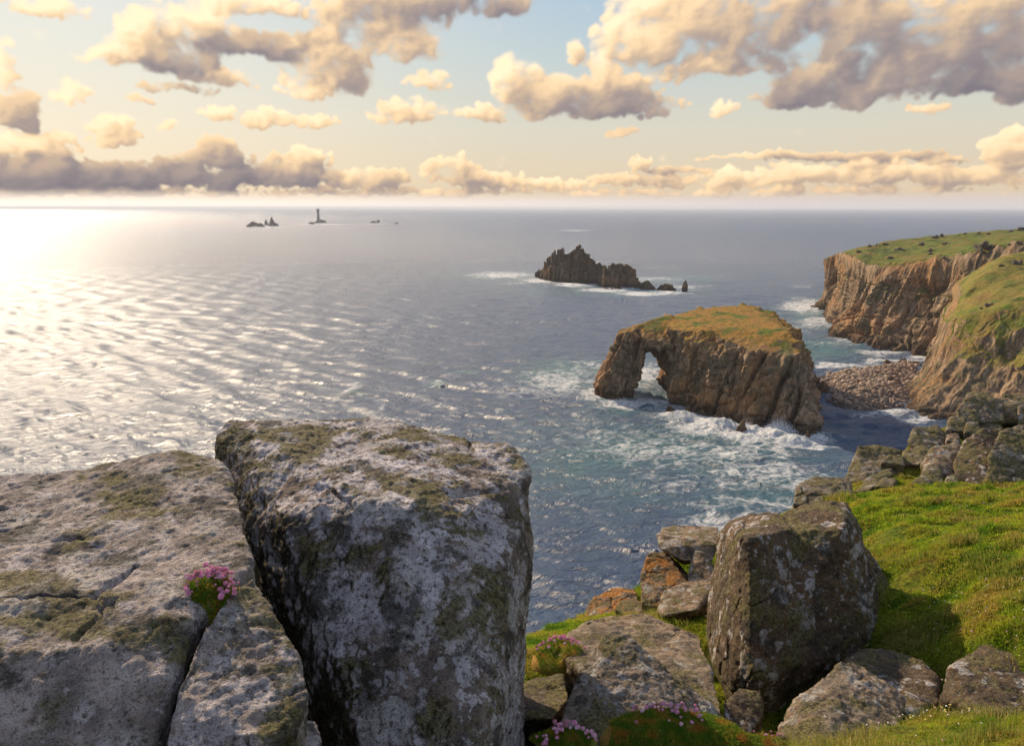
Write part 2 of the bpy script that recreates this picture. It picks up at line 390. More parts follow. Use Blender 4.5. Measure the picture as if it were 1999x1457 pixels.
    lv = .96 - (dk+.22*sm)*(.18 + .64*np.clip(bigT*1.9, 0, 1)) + .085*S_ + .06*fine - .12*np.clip(T_-.25, 0, 1)
    lv = np.clip(lv, 0, 1.05)
    stops = np.array([0., .22, .42, .62, .82, 1.05]); cols = np.array([(.17, .15, .175), (.235, .20, .205), (.335, .265, .235), (.53, .39, .27), (.80, .57, .34), (.97, .76, .50)])
    rgb = np.stack([np.interp(lv, stops, cols[:, i]) for i in range(3)], -1)
    return np.concatenate([rgb, al[..., None]], -1).astype(np.float32)
def as_image(name, arr):
    im = bpy.data.images.new(name, arr.shape[1], arr.shape[0], alpha=True, float_buffer=True); im.colorspace_settings.name = 'Non-Color'
    im.alpha_mode = 'CHANNEL_PACKED'; im.pixels.foreach_set(arr.ravel()); im.update(); return im
AZR, EL0, EL1 = .74, -.01, .40
im1 = as_image('clouds_ahead', cloud_map(-AZR, AZR, EL0, EL1, 1900, 540))
im2 = as_image('clouds_round', cloud_map(-math.pi, math.pi, -.01, math.pi/2, 900, 230))
def tex(im, a0, a1, e0, e1):
    t = g.n('ShaderNodeTexImage', image=im, extension='EXTEND', interpolation='Cubic'); t.projection = 'FLAT'
    g.put(t.inputs[0], g.comb(g.lin(az, a0, a1), g.lin(el, e0, e1), 0.)); return t
t1 = tex(im1, -AZR, AZR, EL0, EL1); t2 = tex(im2, -math.pi, math.pi, -.01, math.pi/2)
inside = g.m('MULTIPLY', g.ss(g.m('ABSOLUTE', az), AZR-.06, AZR-.01, 1., 0.), g.ss(el, EL1-.05, EL1-.005, 1., 0.))
ccol = g.mix(inside, t2.outputs[0], t1.outputs[0]); alpha = g.mixf(inside, t2.outputs[1], t1.outputs[1])
skyc = g.v('SCALE', sky.outputs[0], .10)
# warm veil of fine haze low over the sea, paler towards the sun
sund = (math.sin(SUN_AZ)*math.cos(SUN_EL), math.cos(SUN_AZ)*math.cos(SUN_EL), math.sin(SUN_EL))
tosun = g.v('DOT_PRODUCT', d, sund)
grad = g.ramp(g.lin(el, -.02, .55), [(0., (.56, .45, .35)), (.09, (.61, .50, .36)), (.20, (.55, .52, .43)), (.34, (.42, .49, .50)), (.46, (.33, .44, .54)), (.62, (.36, .46, .64)), (1., (.34, .43, .64))])
grad = g.mix(g.m('MULTIPLY', g.ss(tosun, .75, 1.), .35), grad, (.86, .73, .54))
skyc = g.mix(.95, skyc, grad)
fin = g.mix(g.m('MULTIPLY', alpha, g.ss(el, .004, .02, .35, .97)), skyc, ccol)
mist = g.ss(el, .002, .020, 1., 0.)
fin = g.mix(g.m('MULTIPLY', mist, .85), fin, g.mix(g.ss(az, -.6, .5), (.98, .86, .76), (.56, .51, .52)))
# the half of the sky away from the sun is the dimmer one
fin = g.v('SCALE', fin, g.m('MULTIPLY', g.ss(ds[1], .45, -.25, .95, .78), g.ss(el, .32, .60, 1., .88)))
g.put(bg.inputs[0], fin); bg.inputs[1].default_value = 1.0
world.cycles.sampling_method = 'MANUAL'; world.cycles.sample_map_resolution = 512

sun = bpy.data.lights.new('sun', 'SUN'); sun.energy = 4.8; sun.angle = rad(.5); sun.color = (1., .80, .57)
so = bpy.data.objects.new('sun', sun); COL.objects.link(so)
so.rotation_euler = (-Vector(sund)).to_track_quat('-Z', 'Y').to_euler(); so.location = (0, 0, 200)

cam = bpy.data.cameras.new('camera'); co = bpy.data.objects.new('camera', cam); COL.objects.link(co)
cam.lens = F/W0*36; cam.sensor_width = 36; cam.clip_end = 80000; cam.clip_start = .05
co.location = (0, 0, CAMZ); co.rotation_euler = (math.pi/2 - PITCH, 0, 0); scene.camera = co
scene.view_settings.view_transform = 'Standard'; scene.view_settings.look = 'None'; scene.view_settings.gamma = 1
scene.view_settings.exposure = 0.45
cy = scene.cycles; cy.max_bounces = 5; cy.diffuse_bounces = 2; cy.glossy_bounces = 2; cy.transmission_bounces = 2; cy.volume_bounces = 0
cy.transparent_max_bounces = 6; cy.caustics_reflective = False; cy.caustics_refractive = False; cy.use_denoising = True
cy.sample_clamp_indirect = 4
try: cy.denoiser = 'OPENIMAGEDENOISE'
except Exception: pass

print('world', time.time()-T0)
#@@SEA
# ------------------------------------------------------------------ sea
def az_rows():
    dense = np.radians(np.arange(-39, 39.001, .062))
    side = np.radians(np.concatenate([np.arange(39.5, 60, .8), np.arange(60, 180, 4)]))
    return np.concatenate([-side[::-1], dense, side])
AZ = az_rows()
dep = np.concatenate([np.radians(np.linspace(45, 30, 60)[:-1]), np.radians(np.linspace(30, 1.0, 760)[:-1]), np.radians(np.geomspace(1.0, .115, 60))])
R = CAMZ/np.tan(dep); R[-1] = 30000
nr, nc = len(R), len(AZ)
X = R[:, None]*np.sin(AZ)[None]; Y = R[:, None]*np.cos(AZ)[None]
X = X.ravel().astype(np.float32); Y = Y.ravel().astype(np.float32)
RR = np.hypot(X, Y); spacing = np.repeat(np.gradient(R), nc).astype(np.float32)
Z = np.zeros_like(X); DX = np.zeros_like(X); DY = np.zeros_like(X)
rg = np.random.default_rng(11)
for k in range(64):
    lam = 1.5*(24/1.5)**(rg.random()**1.2)
    th = rad(-25) + rg.normal()*.60            # travelling towards the shore from ahead left
    kx, ky = math.sin(th)*2*math.pi/lam, -math.cos(th)*2*math.pi/lam
    amp = .0105*lam**.95*(.5 + rg.random())
    fade = sstep(.45, .16, spacing/lam)
    ph = kx*X + ky*Y + rg.random()*6.28
    Z += amp*fade*np.cos(ph); s_ = amp*fade*np.sin(ph)*.3
    DX -= s_*math.sin(th); DY += s_*math.cos(th)
# patchy gusts
grp = fbm(np.stack([X*.018, Y*.011, X*0], 1), 3)
Z *= (1 + .45*grp)
zs = float(Z[RR < 400].std())*1.7; Z = zs*np.tanh(Z/zs)
calm = 1 - .85*np.exp(-(((X-S(313, 793)[0])/9)**2 + ((Y-S(313, 793)[1])/9)**2)); Z *= calm
V = np.stack([X + DX, Y + DY, Z], 1)
# foam and milky water, where the swell breaks on rock (pixel ellipses laid on the water)
ppx, ppy, _ = project(np.stack([X, Y, X*0], 1))
def ell(cx, cy, rx, ry, p=1., rot=0.):
    c, s = math.cos(rot), math.sin(rot); dx = ppx-cx; dy = ppy-cy
    u = (dx*c + dy*s)/rx; v = (-dx*s + dy*c)/ry
    return p*np.exp(-(u*u + v*v)**1.1)
foam = np.zeros_like(X); teal = np.zeros_like(X)
for e in [(1100, 745, 105, 34, .62), (1040, 765, 70, 20, .5), (1150, 715, 60, 14, .5), (1255, 735, 40, 24, .9), (1160, 770, 40, 14, .9), (1215, 790, 60, 13, .95), (1290, 790, 50, 14, .7),
          (1330, 812, 60, 20, 1.), (1400, 832, 80, 22, 1.25), (1480, 850, 95, 20, 1.3), (1560, 862, 70, 16, 1.15), (1450, 880, 150, 26, .62), (1600, 872, 50, 10, .8),
          (1330, 880, 190, 40, .50), (1230, 870, 140, 46, .46), (1480, 925, 180, 40, .56), (1590, 930, 70, 30, .6), (1480, 985, 150, 26, .52), (1330, 950, 160, 40, .38), (1150, 850, 120, 40, .36), (1400, 1015, 80, 16, .62), (1560, 950, 50, 10, .6),
          (1575, 598, 55, 16, .9), (1550, 640, 60, 10, .5), (1600, 628, 50, 12, .75), (1660, 660, 50, 8, .7), (1720, 688, 60, 8, .8), (1790, 702, 40, 6, .8), (1640, 715, 90, 7, .85), (1740, 705, 60, 6, .8), (1630, 672, 60, 7, .5), (1570, 560, 30, 6, .4),
          (1600, 790, 30, 8, .45), (1740, 803, 60, 8, .85), (1790, 818, 40, 9, .8), (1700, 812, 60, 8, .55),
          (980, 537, 75, 8, .80), (1060, 548, 50, 6, .9), (1120, 556, 60, 5, .9), (1190, 566, 60, 5, 1.), (1250, 574, 60, 5, 1.), (1310, 571, 50, 5, .8), (1270, 545, 70, 6, .55), (1340, 560, 60, 4, .6), (1360, 540, 80, 4, .3), (1010, 552, 50, 5, .4),
          (1125, 450, 34, 1.3, .7), (1270, 523, 60, 2.5, .35), (640, 438, 50, 1.1, .6), (740, 437, 50, .9, .5), (510, 443, 40, 1.5, .5),
          (682, 760, 26, 6, .75, -.5), (853, 748, 18, 5, .7, -.4), (935, 752, 24, 3.5, .55), (745, 800, 14, 6, .6, -.6), (760, 820, 12, 4, .5), (600, 845, 30, 5, .3)]:
    foam = np.maximum(foam, ell(*e))
for e in [(1260, 900, 260, 90, .75), (1120, 730, 110, 30, .9), (1330, 850, 120, 34, .8), (1600, 680, 90, 26, .95), (1590, 620, 70, 30, .7), (1450, 960, 200, 60, .6), (1250, 790, 90, 30, .9), (1480, 870, 160, 40, .8), (900, 728, 26, 7, 1.), (865, 752, 30, 6, .8), (690, 768, 30, 7, .7),
          (980, 540, 100, 10, .7), (1200, 568, 180, 12, .7), (1330, 545, 80, 10, .6), (1100, 880, 160, 60, .4), (1250, 735, 40, 30, 1.)]:
    teal = np.maximum(teal, ell(*e))
# three small breakers
for (cx, cy, rx, ry, hgt, rot) in [(900, 734, 30, 4, .8, 0.), (862, 752, 34, 4, .8, -.35), (686, 768, 36, 4.5, .8, -.45), (1130, 712, 50, 5, 1.0, .0), (1280, 812, 80, 5, 1.0, .12), (1522, 850, 36, 10, 1.7, 0.), (1470, 842, 16, 8, 1.2, 0.), (1400, 832, 40, 7, 1.2, 0.), (1340, 816, 40, 6, 1., 0.), (1560, 862, 30, 6, 1.2, 0.)]:
    V[:, 2] += ell(cx, cy, rx, ry, hgt, rot)
# water heaped up against the foot of the arch rock
V[:, 2] += (foam.clip(.75, 1.4)-.75)*1.2
churn = fbm(np.stack([X*.45, Y*.45, X*0], 1), 3)
V[:, 2] += sstep(.5, 1.1, foam)*churn*.5
land_gone = RR < CAMZ*1.01
me = mesh_np('sea', V, grid_faces(nr, nc)[:, ::-1])
attr(me, 'foam', foam); attr(me, 'teal', teal)
m, g, b = material('sea_water')
pos = g.n('ShaderNodeNewGeometry').outputs['Position']; s3 = g.sep(pos)
p2 = g.comb(s3[0], s3[1], g.m('MULTIPLY', s3[2], .5))
# rotate so that crests run across the wind and stretch a little
pr = g.comb(g.m('ADD', g.m('MULTIPLY', s3[0], .55), g.m('MULTIPLY', s3[1], .22)), g.m('SUBTRACT', g.m('MULTIPLY', s3[1], .95), g.m('MULTIPLY', s3[0], .38)), 0.)
dist = g.n('ShaderNodeCameraData').outputs['View Distance'] if False else g.v('LENGTH', pos)
w1 = g.noise(pr, .42, 6, .68, .4); w2 = g.noise(pr, 2.1, 5, .68, .3); w3 = g.noise(pr, .24, 7, .70, .3)
h = g.m('ADD', g.m('MULTIPLY', w1, 2.3), g.m('ADD', g.m('MULTIPLY', w2, .72), g.m('MULTIPLY', w3, 3.2)))
bump = g.n('ShaderNodeBump'); g.put(bump.inputs['Height'], h); bump.inputs['Distance'].default_value = 1.15; bump.inputs['Strength'].default_value = 1.
A = g.attr('foam'); Tt = g.attr('teal')
lf = g.m('ADD', g.m('MULTIPLY', g.noise(g.v('ADD', p2, g.v('SCALE', g.noisec(p2, .13, 3), 5.)), .12, 8, .70, 1.0), .72), g.m('MULTIPLY', g.noise(g.v('MULTIPLY', g.v('ADD', p2, g.v('SCALE', g.noisec(p2, .22, 3), 3.)), (.6, 1.5, 1.)), .75, 6, .72), .28))
lace = g.m('SUBTRACT', 1., g.m('MULTIPLY', g.m('ABSOLUTE', g.m('SUBTRACT', g.noise(g.v('ADD', p2, g.v('SCALE', g.noisec(p2, .3, 3), 3.)), .22, 6, .6, .8), .5)), 7.))
ff = g.m('ADD', g.m('MULTIPLY', lf, 1.0), g.m('MULTIPLY', g.m('MAXIMUM', lace, 0.), .22))
fm = g.ss(g.m('ADD', ff, g.m('MULTIPLY', A, .46)), .76, 1.04)
# scattered whitecaps on the crests
wc = g.m('MULTIPLY', g.ss(g.noise(pr, .11, 4, .6), .60, .68), g.ss(w1, .60, .70))
fm = g.m('MAXIMUM', fm, g.m('MULTIPLY', wc, .55))
tm = g.m('MULTIPLY', Tt, g.ss(g.noise(p2, .045, 4, .5), .30, .60, .35, 1.))
wcol = g.mix(tm, (.026, .080, .185), (.028, .165, .185))
wcol = g.mix(g.ss(w1, .45, .7, 0, .45), wcol, g.mix(tm, (.035, .10, .115), (.09, .30, .27)))
ccc = g.mix(fm, wcol, g.mix(g.ss(g.noise(p2, .9, 4, .6), .3, .6), (.50, .56, .58), (.84, .84, .83)))
g.put(b.inputs['Base Color'], ccc)
g.put(b.inputs['Roughness'], g.mixf(fm, g.lin(dist, 120., 1000., .37, .26), .8)); b.inputs['IOR'].default_value = 1.333; g.put(b.inputs['Specular IOR Level'], g.lin(dist, 200., 1800., .90, .36))
g.put(b.inputs['Normal'], bump.outputs[0])
sea = link('sea', me, m); tag(sea, 'open blue green sea with foam around the rocks', 'sea', kind='structure')
del V, X, Y, Z, DX, DY, ppx, ppy, foam, teal, churn, grp, spacing, RR
print('sea', time.time()-T0)

#@@FAR
# ------------------------------------------------------------------ lofted headlands
def cr_matrix(n, t):
    """Catmull-Rom weights for n control points at parameters t in [0, n-1]"""
    i = np.clip(np.floor(t).astype(int), 0, n-2); f = t - i
    M = np.zeros((len(t), n)); w = [(-f**3 + 2*f**2 - f)/2, (3*f**3 - 5*f**2 + 2)/2, (-3*f**3 + 4*f**2 + f)/2, (f**3 - f**2)/2]
    for k, wk in enumerate(w):
        idx = np.clip(i - 1 + k, 0, n-1); np.add.at(M, (np.arange(len(t)), idx), wk)
    return M
def loft(C, tu, tv):
    """C[ns, nr, 3] control net"""
    A_ = cr_matrix(C.shape[0], tu); B_ = cr_matrix(C.shape[1], tv)
    return np.einsum('is,srk,jr->ijk', A_, C, B_)
def grid_normals(G):
    du = np.gradient(G, axis=0); dv = np.gradient(G, axis=1)
    n = np.cross(du, dv); return n/np.maximum(np.linalg.norm(n, axis=2, keepdims=True), 1e-9)
def headland(name, ST, nu, seg, mat, rail_amp, sc=1., off=0., flip=1):
    C = np.array(ST)
    ns, nrl = C.shape[:2]
    tu = np.linspace(0, ns-1, nu)
    tv = np.concatenate([np.linspace(k, k+1, n_, endpoint=False) for k, n_ in enumerate(seg)] + [[nrl-1]])
    G = loft(C, tu, tv); Nn = grid_normals(G)*flip
    amp = np.interp(tv, range(nrl), rail_amp)[None, :].repeat(nu, 0).ravel()
    p = G.reshape(-1, 3); n = Nn.reshape(-1, 3)
    q_ = np.stack([p[:, 0] - .15*p[:, 2], p[:, 1], p[:, 2]*.25], 1)
    ck_ = sstep(.8, 1., amp)*(1 if sc < 1.1 else .35)
    butt = ridged(q_*.045*sc, 3, off) - .35 + 1.3*perlin(q_*.022*sc, off+50) - .9*ck_*sstep(.10, 0, np.abs(perlin(q_*.05*sc, off+60)))
    q5 = np.stack([p[:, 0] - .2*p[:, 2], p[:, 1], p[:, 2]*.07], 1); butt = butt + .8*(ridged(q5*.085*sc, 2, off+80)-.35) - .6*ck_*sstep(.08, 0, np.abs(perlin(q5*.13*sc, off+61)))
    blk = ridged(q_*np.array([.16, .16, .16])*sc, 4, off+3) - .35
    F1, F2, ID = worley(q_*np.array([.16, .16, .30])*sc, off)
    cell = RND3[ID][:, 0] - .5
    crack = sstep(.0, .10, F2-F1)
    lip = fbm(p*.35*sc, 4, off+9)
    dsp = amp*(1.30*butt + .30*blk + .45*cell + .30*(crack-1)*(.25+.75*ck_) + .12*lip)
    hj = np.abs(perlin(np.stack([p[:, 0]*.03, p[:, 1]*.03, p[:, 2]*.26], 1)*sc, off+33)); dsp = dsp - ck_*.35*sstep(.08, 0, hj)
    flat = np.clip(1-amp, 0, 1)
    p = p + n*(dsp/sc)[:, None]*3.2 + np.array([0, 0, 1.])*(flat*fbm(p*.09*sc, 5, off)*1.1/sc)[:, None]
    nvr = len(tv)
    me = mesh_np(name, p, grid_faces(nu, nvr))
    if get_n(me)[:, 2].mean() < 0: me.flip_normals()
    o = link(name, me, mat); return o

def stn(base, lip, sky, midf=.5, bulge=0.):
    b0 = S(*base); l0 = P(lip[0], lip[1], b0[1]+lip[2]); k0 = P(sky[0], sky[1], b0[1]+sky[2])
    under = b0 + np.array([-3, -3, -6]); m1 = b0*(.7) + l0*.3; m2 = b0*.28 + l0*.72
    m1 = m1 + np.array([3., 0, 0]) + (np.array([bulge, 0, 0])); m2 = m2 + np.array([2., 0, 0])
    pl = l0*.5 + k0*.5
    bk = k0 + np.array([30, 60, -4.]); bk2 = k0 + np.array([70, 160, -22.]); bk3 = k0 + np.array([110, 230, -60.])
    bk3[2] = -8
    lip2 = l0*.9 + k0*.1
    return [under, b0, m1, m2, l0, lip2, pl, k0, bk, bk2, bk3]

far_mat = cliff_mat('far_cliff_granite', 1., 1., 0., .0, .74, 20)
ST = [stn((1640, 586), (1650, 505, 30), (1680, 492, 40)), stn((1606, 594), (1618, 507, 12), (1645, 496, 24)), stn((1592, 603), (1609, 510, 8), (1642, 496, 25)), stn((1622, 612), (1634, 498, 14), (1662, 488, 40)),
      stn((1634, 650), (1668, 505, 22), (1692, 482, 70)), stn((1688, 667), (1702, 521, 20), (1732, 474, 110)), stn((1738, 682), (1757, 522, 22), (1792, 467, 135)),
      stn((1790, 694), (1805, 513, 24), (1850, 461, 155)), stn((1850, 706), (1856, 502, 24), (1912, 455, 172)), stn((1930, 722), (1920, 492, 26), (1985, 449, 190)),
      stn((2050, 745), (2020, 478, 30), (2080, 441, 205)), stn((2250, 780), (2200, 465, 40), (2250, 430, 225)), stn((2600, 820), (2500, 455, 60), (2550, 420, 240))]
H1 = headland('far_headland', ST, 900, [10, 70, 70, 70, 16, 50, 50, 20, 16, 8], far_mat, [1, 1, 1.05, 1, .45, .12, .05, .03, .05, .1, .2], 1., 2.)
tag(H1, 'far headland of brown ribbed cliffs with green turf and scattered rocks on top', 'cliff')
near_mat = cliff_mat('near_cliff_granite', 1.25, 1., 5., .6, .47, 16, (.24, .17, .04))
ST = [stn((1850, 700), (1872, 590, 26), (1890, 572, 45)), stn((1812, 728), (1853, 600, 18), (1864, 582, 30)), stn((1783, 762), (1840, 626, 12), (1863, 583, 30)), stn((1789, 802), (1856, 634, 16), (1882, 562, 42)),
      stn((1832, 823), (1888, 622, 20), (1916, 536, 60)), stn((1900, 842), (1944, 612, 24), (1957, 508, 80)), stn((2000, 866), (2004, 600, 30), (2012, 488, 105)),
      stn((2150, 900), (2120, 590, 32), (2120, 470, 115)), stn((2400, 960), (2350, 560, 36), (2350, 440, 125))]
H2 = headland('near_headland', ST, 620, [10, 60, 60, 60, 20, 50, 50, 16, 12, 6], near_mat, [1, .9, .8, .65, .30, .12, .06, .03, .05, .1, .2], 1.3, 7.)
tag(H2, 'near headland with steep orange brown cliff under a mossy yellow green slope', 'cliff')
print('headlands', time.time()-T0)

# ------------------------------------------------------------------ arch rock
def crag(name, hulls, voxel, smooth, mat, amp, sc, off, label, cat='rock', group=None, slant=.3, flatk=0., slabk=0.):
    me = hull_mesh(hulls, voxel, smooth); p = get_v(me); n = get_n(me)
    q_ = np.stack([p[:, 0] - slant*p[:, 2], p[:, 1], p[:, 2]*.22], 1)
    butt = ridged(q_*.11*sc, 3, off) - .4
    blk = ridged(q_*.33*sc, 4, off+3) - .4
    q5 = np.stack([p[:, 0] - (slant+.12)*p[:, 2], p[:, 1], p[:, 2]*.06], 1); slab = 1.6*(ridged(q5*.075*sc, 2, off+80)-.35) + .9*(ridged(q5*.21*sc, 2, off+85)-.35)
    F1, F2, ID = worley(np.stack([q_[:, 0], q_[:, 1], q_[:, 2]*2.2], 1)*.26*sc, off)
    cell = RND3[ID][:, 0] - .5; crack = sstep(0, .12, F2-F1) - 1
    steep = 1 - np.clip((n[:, 2]-.55)/.35, 0, 1)*flatk
    q6_ = q_*np.array([1, 1, .4]); cl_ = -2.0*sstep(.10, 0, np.abs(perlin(q6_*.085*sc, off+60))) - .5*sstep(.08, 0, np.abs(perlin(q_*.2*sc, off+66)))
    hj = np.abs(perlin(np.stack([p[:, 0]*.05, p[:, 1]*.05, p[:, 2]*.34 + p[:, 0]*.05], 1)*sc, off+33)); cl_ = cl_ - .45*sstep(.07, 0, hj)
    d_ = amp*((.7*butt + slabk*slab + cl_ + .5*(ridged(q_*.05*sc, 2, off+30)-.4) + .22*blk + .45*cell + .40*crack)*steep + .35*fbm(p*.5*sc, 4, off+5)*(1-.75*(1-steep))) - (.55 if slabk else 0)*steep
    set_v(me, p + n*d_[:, None])
    o = link(name, me, mat); recenter(o); return tag(o, label, cat, group)
def Sd(px, py, dx=0, dy=0): return S(px, py) + np.array([dx, dy, -4.])
leg = [Sd(1162, 770), Sd(1198, 784), Sd(1214, 776), Sd(1204, 758), Sd(1178, 757), P(1184, 712, 250), P(1200, 676, 250), P(1213, 651, 251), P(1240, 642, 250), P(1272, 642, 250), P(1256, 670, 247), P(1240, 702, 247), P(1225, 643, 262)]
bridge = [P(1216, 652, 250), P(1240, 636, 252), P(1272, 624, 254), P(1310, 614, 257), P(1335, 650, 244), P(1250, 678, 247), P(1290, 668, 246), P(1312, 676, 240), P(1232, 645, 264), P(1270, 627, 267), P(1310, 616, 268), P(1266, 674, 262), P(1290, 672, 262)]
body1 = [Sd(1294, 764), Sd(1330, 793), Sd(1400, 816), Sd(1322, 757, 8, 26), Sd(1400, 757, 0, 20), P(1308, 680, 246), P(1308, 712, 249), P(1300, 619, 258), P(1345, 607, 263), P(1310, 645, 243), P(1390, 645, 236), P(1330, 700, 238), P(1400, 700, 226)]
body2 = [Sd(1395, 815), Sd(1474, 836), Sd(1560, 843), Sd(1594, 852), Sd(1560, 760, 8, 30), Sd(1400, 760, 0, 22), P(1395, 690, 229), P(1470, 688, 220), P(1555, 698, 215), P(1568, 722, 218), P(1370, 638, 241), P(1450, 650, 232), P(1542, 650, 226), P(1553, 664, 225), P(1342, 607, 263), P(1410, 597, 267), P(1465, 597, 267), P(1522, 625, 252), P(1564, 690, 236), P(1574, 745, 228)]
arch_mat = cliff_mat('arch_granite', 1.5, 1., 9., .9, .60, 20, (.33, .165, .035))
arch = crag('arch_rock', [leg, bridge, body1, body2], .40, 4, arch_mat, 2.1, 1., 4., 'large rock island pierced by a sea arch, with orange turf on top', 'rock', flatk=1., slabk=1.)
# crags at the foot of the arch rock and at the foot of the headlands
def lump(px, py, w, h, dpt, Y=None, z0=-2.2, n=14, lean=0.):
    c = S(px, py); k = c[1]/F
    pts = []
    for i in range(n):
        a = random.random()*6.28; zz = random.random(); r_ = (1-zz**1.6)*.5*(.75+.25*random.random()) + .08
        pts.append(c + np.array([math.cos(a)*r_*w*k + lean*zz*w*k, math.sin(a)*r_*dpt*k + dpt*k*.3, z0 + zz*(h*k*1.03-z0)]))
    return pts
wet_mat = cliff_mat('wet_rock', 2., 0., 3.)
def lumps(name, lst, voxel, amp, sc, off, label, cat='rock', group=None, mat=None):
    c0 = np.mean(lst[0], 0); lst = [[p_ + (c0-np.mean(h_, 0))*np.array([.5, .5, 0])*(i > 0) for p_ in h_] for i, h_ in enumerate(lst)]
    return crag(name, lst, voxel, 2, mat or wet_mat, amp, sc, off, label, cat, group)
lumps('sea_rock', [lump(1306, 806, 34, 22, 20), lump(1322, 808, 26, 14, 20)], .35, .6, 2., 1., 'low dark rock in the foam beside the arch rock, nearest the arch leg')
lumps('sea_rock', [lump(1352, 812, 56, 22, 26), lump(1385, 820, 44, 18, 24)], .35, .6, 2., 2., 'long rock shelf washed by foam under the middle of the arch rock')
lumps('sea_rock', [lump(1450, 846, 34, 30, 24), lump(1440, 848, 26, 20, 20)], .35, .6, 2., 3., 'brown rock breaking the surf between the two big buttresses of the arch rock')
lumps('sea_rock', [lump(1578, 862, 30, 22, 20)], .3, .5, 2., 4., 'small reddish rock in the foam at the right toe of the arch rock')
lumps('sea_rock', [lump(1572, 722, 40, 16, 20), lump(1586, 726, 20, 10, 12)], .35, .6, 2., 5., 'dark rock ledge behind the right side of the arch rock')
lumps('sea_rock', [lump(1588, 602, 30, 9, 20)], .5, .8, 1.5, 6., 'low rock in the surf at the tip of the far headland')
lumps('sea_rock', [lump(1630, 617, 34, 14, 20)], .5, .8, 1.5, 6.5, 'dark rock in the surf between the first two buttresses of the far headland')
lumps('sea_rock', [lump(1640, 645, 36, 32, 24), lump(1636, 650, 26, 18, 20)], .5, .8, 1.5, 7., 'dark wet rocks at the foot of the second buttress of the far headland')
lumps('sea_rock', [lump(1712, 680, 26, 22, 20), lump(1730, 684, 20, 14, 20), lump(1690, 672, 26, 20, 20)], .5, .8, 1.5, 8., 'dark boulders along the foot of the far headland left of the boulder beach')
lumps('sea_rock', [lump(1702, 689, 10, 5, 8)], .3, .4, 2., 9., 'tiny rock awash in the cove beyond the boulder beach')
print('arch', time.time()-T0)

# ------------------------------------------------------------------ jagged island (columns) and reef
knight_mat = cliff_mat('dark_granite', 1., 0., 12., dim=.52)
def columns(name, prof, basepts, step, rows, label, off, group=None, cat='island'):
    xs = [p_[0] for p_ in prof]; ys = [p_[1] for p_ in prof]
    bx = [p_[0] for p_ in basepts]; by = [p_[1] for p_ in basepts]
    hulls = []; x = xs[0]
    while x < xs[-1]:
        w = step*(.7 + .6*random.random())
        for r_ in range(rows):
            cxx = x + w/2 + random.uniform(-1, 1)
            yb = np.interp(cxx, bx, by); c = S(cxx, yb); k = c[1]/F
            Yc = c[1] + 3 + r_*4.5 + random.uniform(-1.2, 1.2)
            f_ = [.55, 1., .8, .5][r_] if rows == 4 else [.6, 1., .7][r_]
            f_ += random.uniform(-.08, .05) if f_ < 1 else 0
            zt = P(cxx, np.interp(cxx, xs, ys), Yc)[2]*f_
            if zt < 1.2: zt = 1.2
            xc = P(cxx, yb, Yc)[0]; hw = w*k*.62
            a0 = random.random(); pts = []
            for j in range(6):
                a = a0 + j*1.047; e1 = hw*(1.25 if r_ == 0 else 1.1); 
                pts.append((xc + math.cos(a)*e1*1.05, Yc + math.sin(a)*4.2, -3.)); tz = zt*(1 - random.random()*.07)
                pts.append((xc + math.cos(a)*hw*.74 + .3, Yc + math.sin(a)*2.6 + .8, tz))
            hulls.append([np.array(q2) for q2 in pts])
        x += w
    return crag(name, hulls, .55, 1, knight_mat, 1.0, 1.1, off, label, cat, group, slant=.08)
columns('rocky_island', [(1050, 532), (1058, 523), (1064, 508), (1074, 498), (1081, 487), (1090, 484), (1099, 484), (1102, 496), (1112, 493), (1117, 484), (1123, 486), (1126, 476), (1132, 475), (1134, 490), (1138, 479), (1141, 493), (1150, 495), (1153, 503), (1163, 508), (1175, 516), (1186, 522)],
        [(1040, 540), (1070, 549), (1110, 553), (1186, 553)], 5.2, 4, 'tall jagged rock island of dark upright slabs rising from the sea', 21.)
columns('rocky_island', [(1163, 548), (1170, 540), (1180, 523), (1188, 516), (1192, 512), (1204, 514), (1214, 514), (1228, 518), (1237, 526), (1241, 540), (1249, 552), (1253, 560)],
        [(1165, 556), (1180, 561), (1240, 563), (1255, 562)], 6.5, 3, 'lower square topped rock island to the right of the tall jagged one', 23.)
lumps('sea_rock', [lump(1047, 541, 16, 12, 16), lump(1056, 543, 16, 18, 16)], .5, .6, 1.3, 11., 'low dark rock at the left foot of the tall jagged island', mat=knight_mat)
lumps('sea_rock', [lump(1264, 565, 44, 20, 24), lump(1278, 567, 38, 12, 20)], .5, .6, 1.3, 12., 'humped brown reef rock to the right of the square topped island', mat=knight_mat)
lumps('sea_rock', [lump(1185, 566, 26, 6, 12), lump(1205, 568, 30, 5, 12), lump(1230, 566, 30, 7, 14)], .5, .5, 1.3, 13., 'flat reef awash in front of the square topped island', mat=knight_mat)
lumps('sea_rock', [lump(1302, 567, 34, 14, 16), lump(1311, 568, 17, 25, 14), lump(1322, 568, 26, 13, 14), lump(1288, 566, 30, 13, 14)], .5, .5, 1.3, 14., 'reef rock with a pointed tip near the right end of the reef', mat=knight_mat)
lumps('sea_rock', [lump(1337, 569, 17, 24, 14), lump(1334, 569, 15, 20, 14)], .45, .5, 1.3, 15., 'square standing rock at the far right end of the reef', mat=knight_mat)

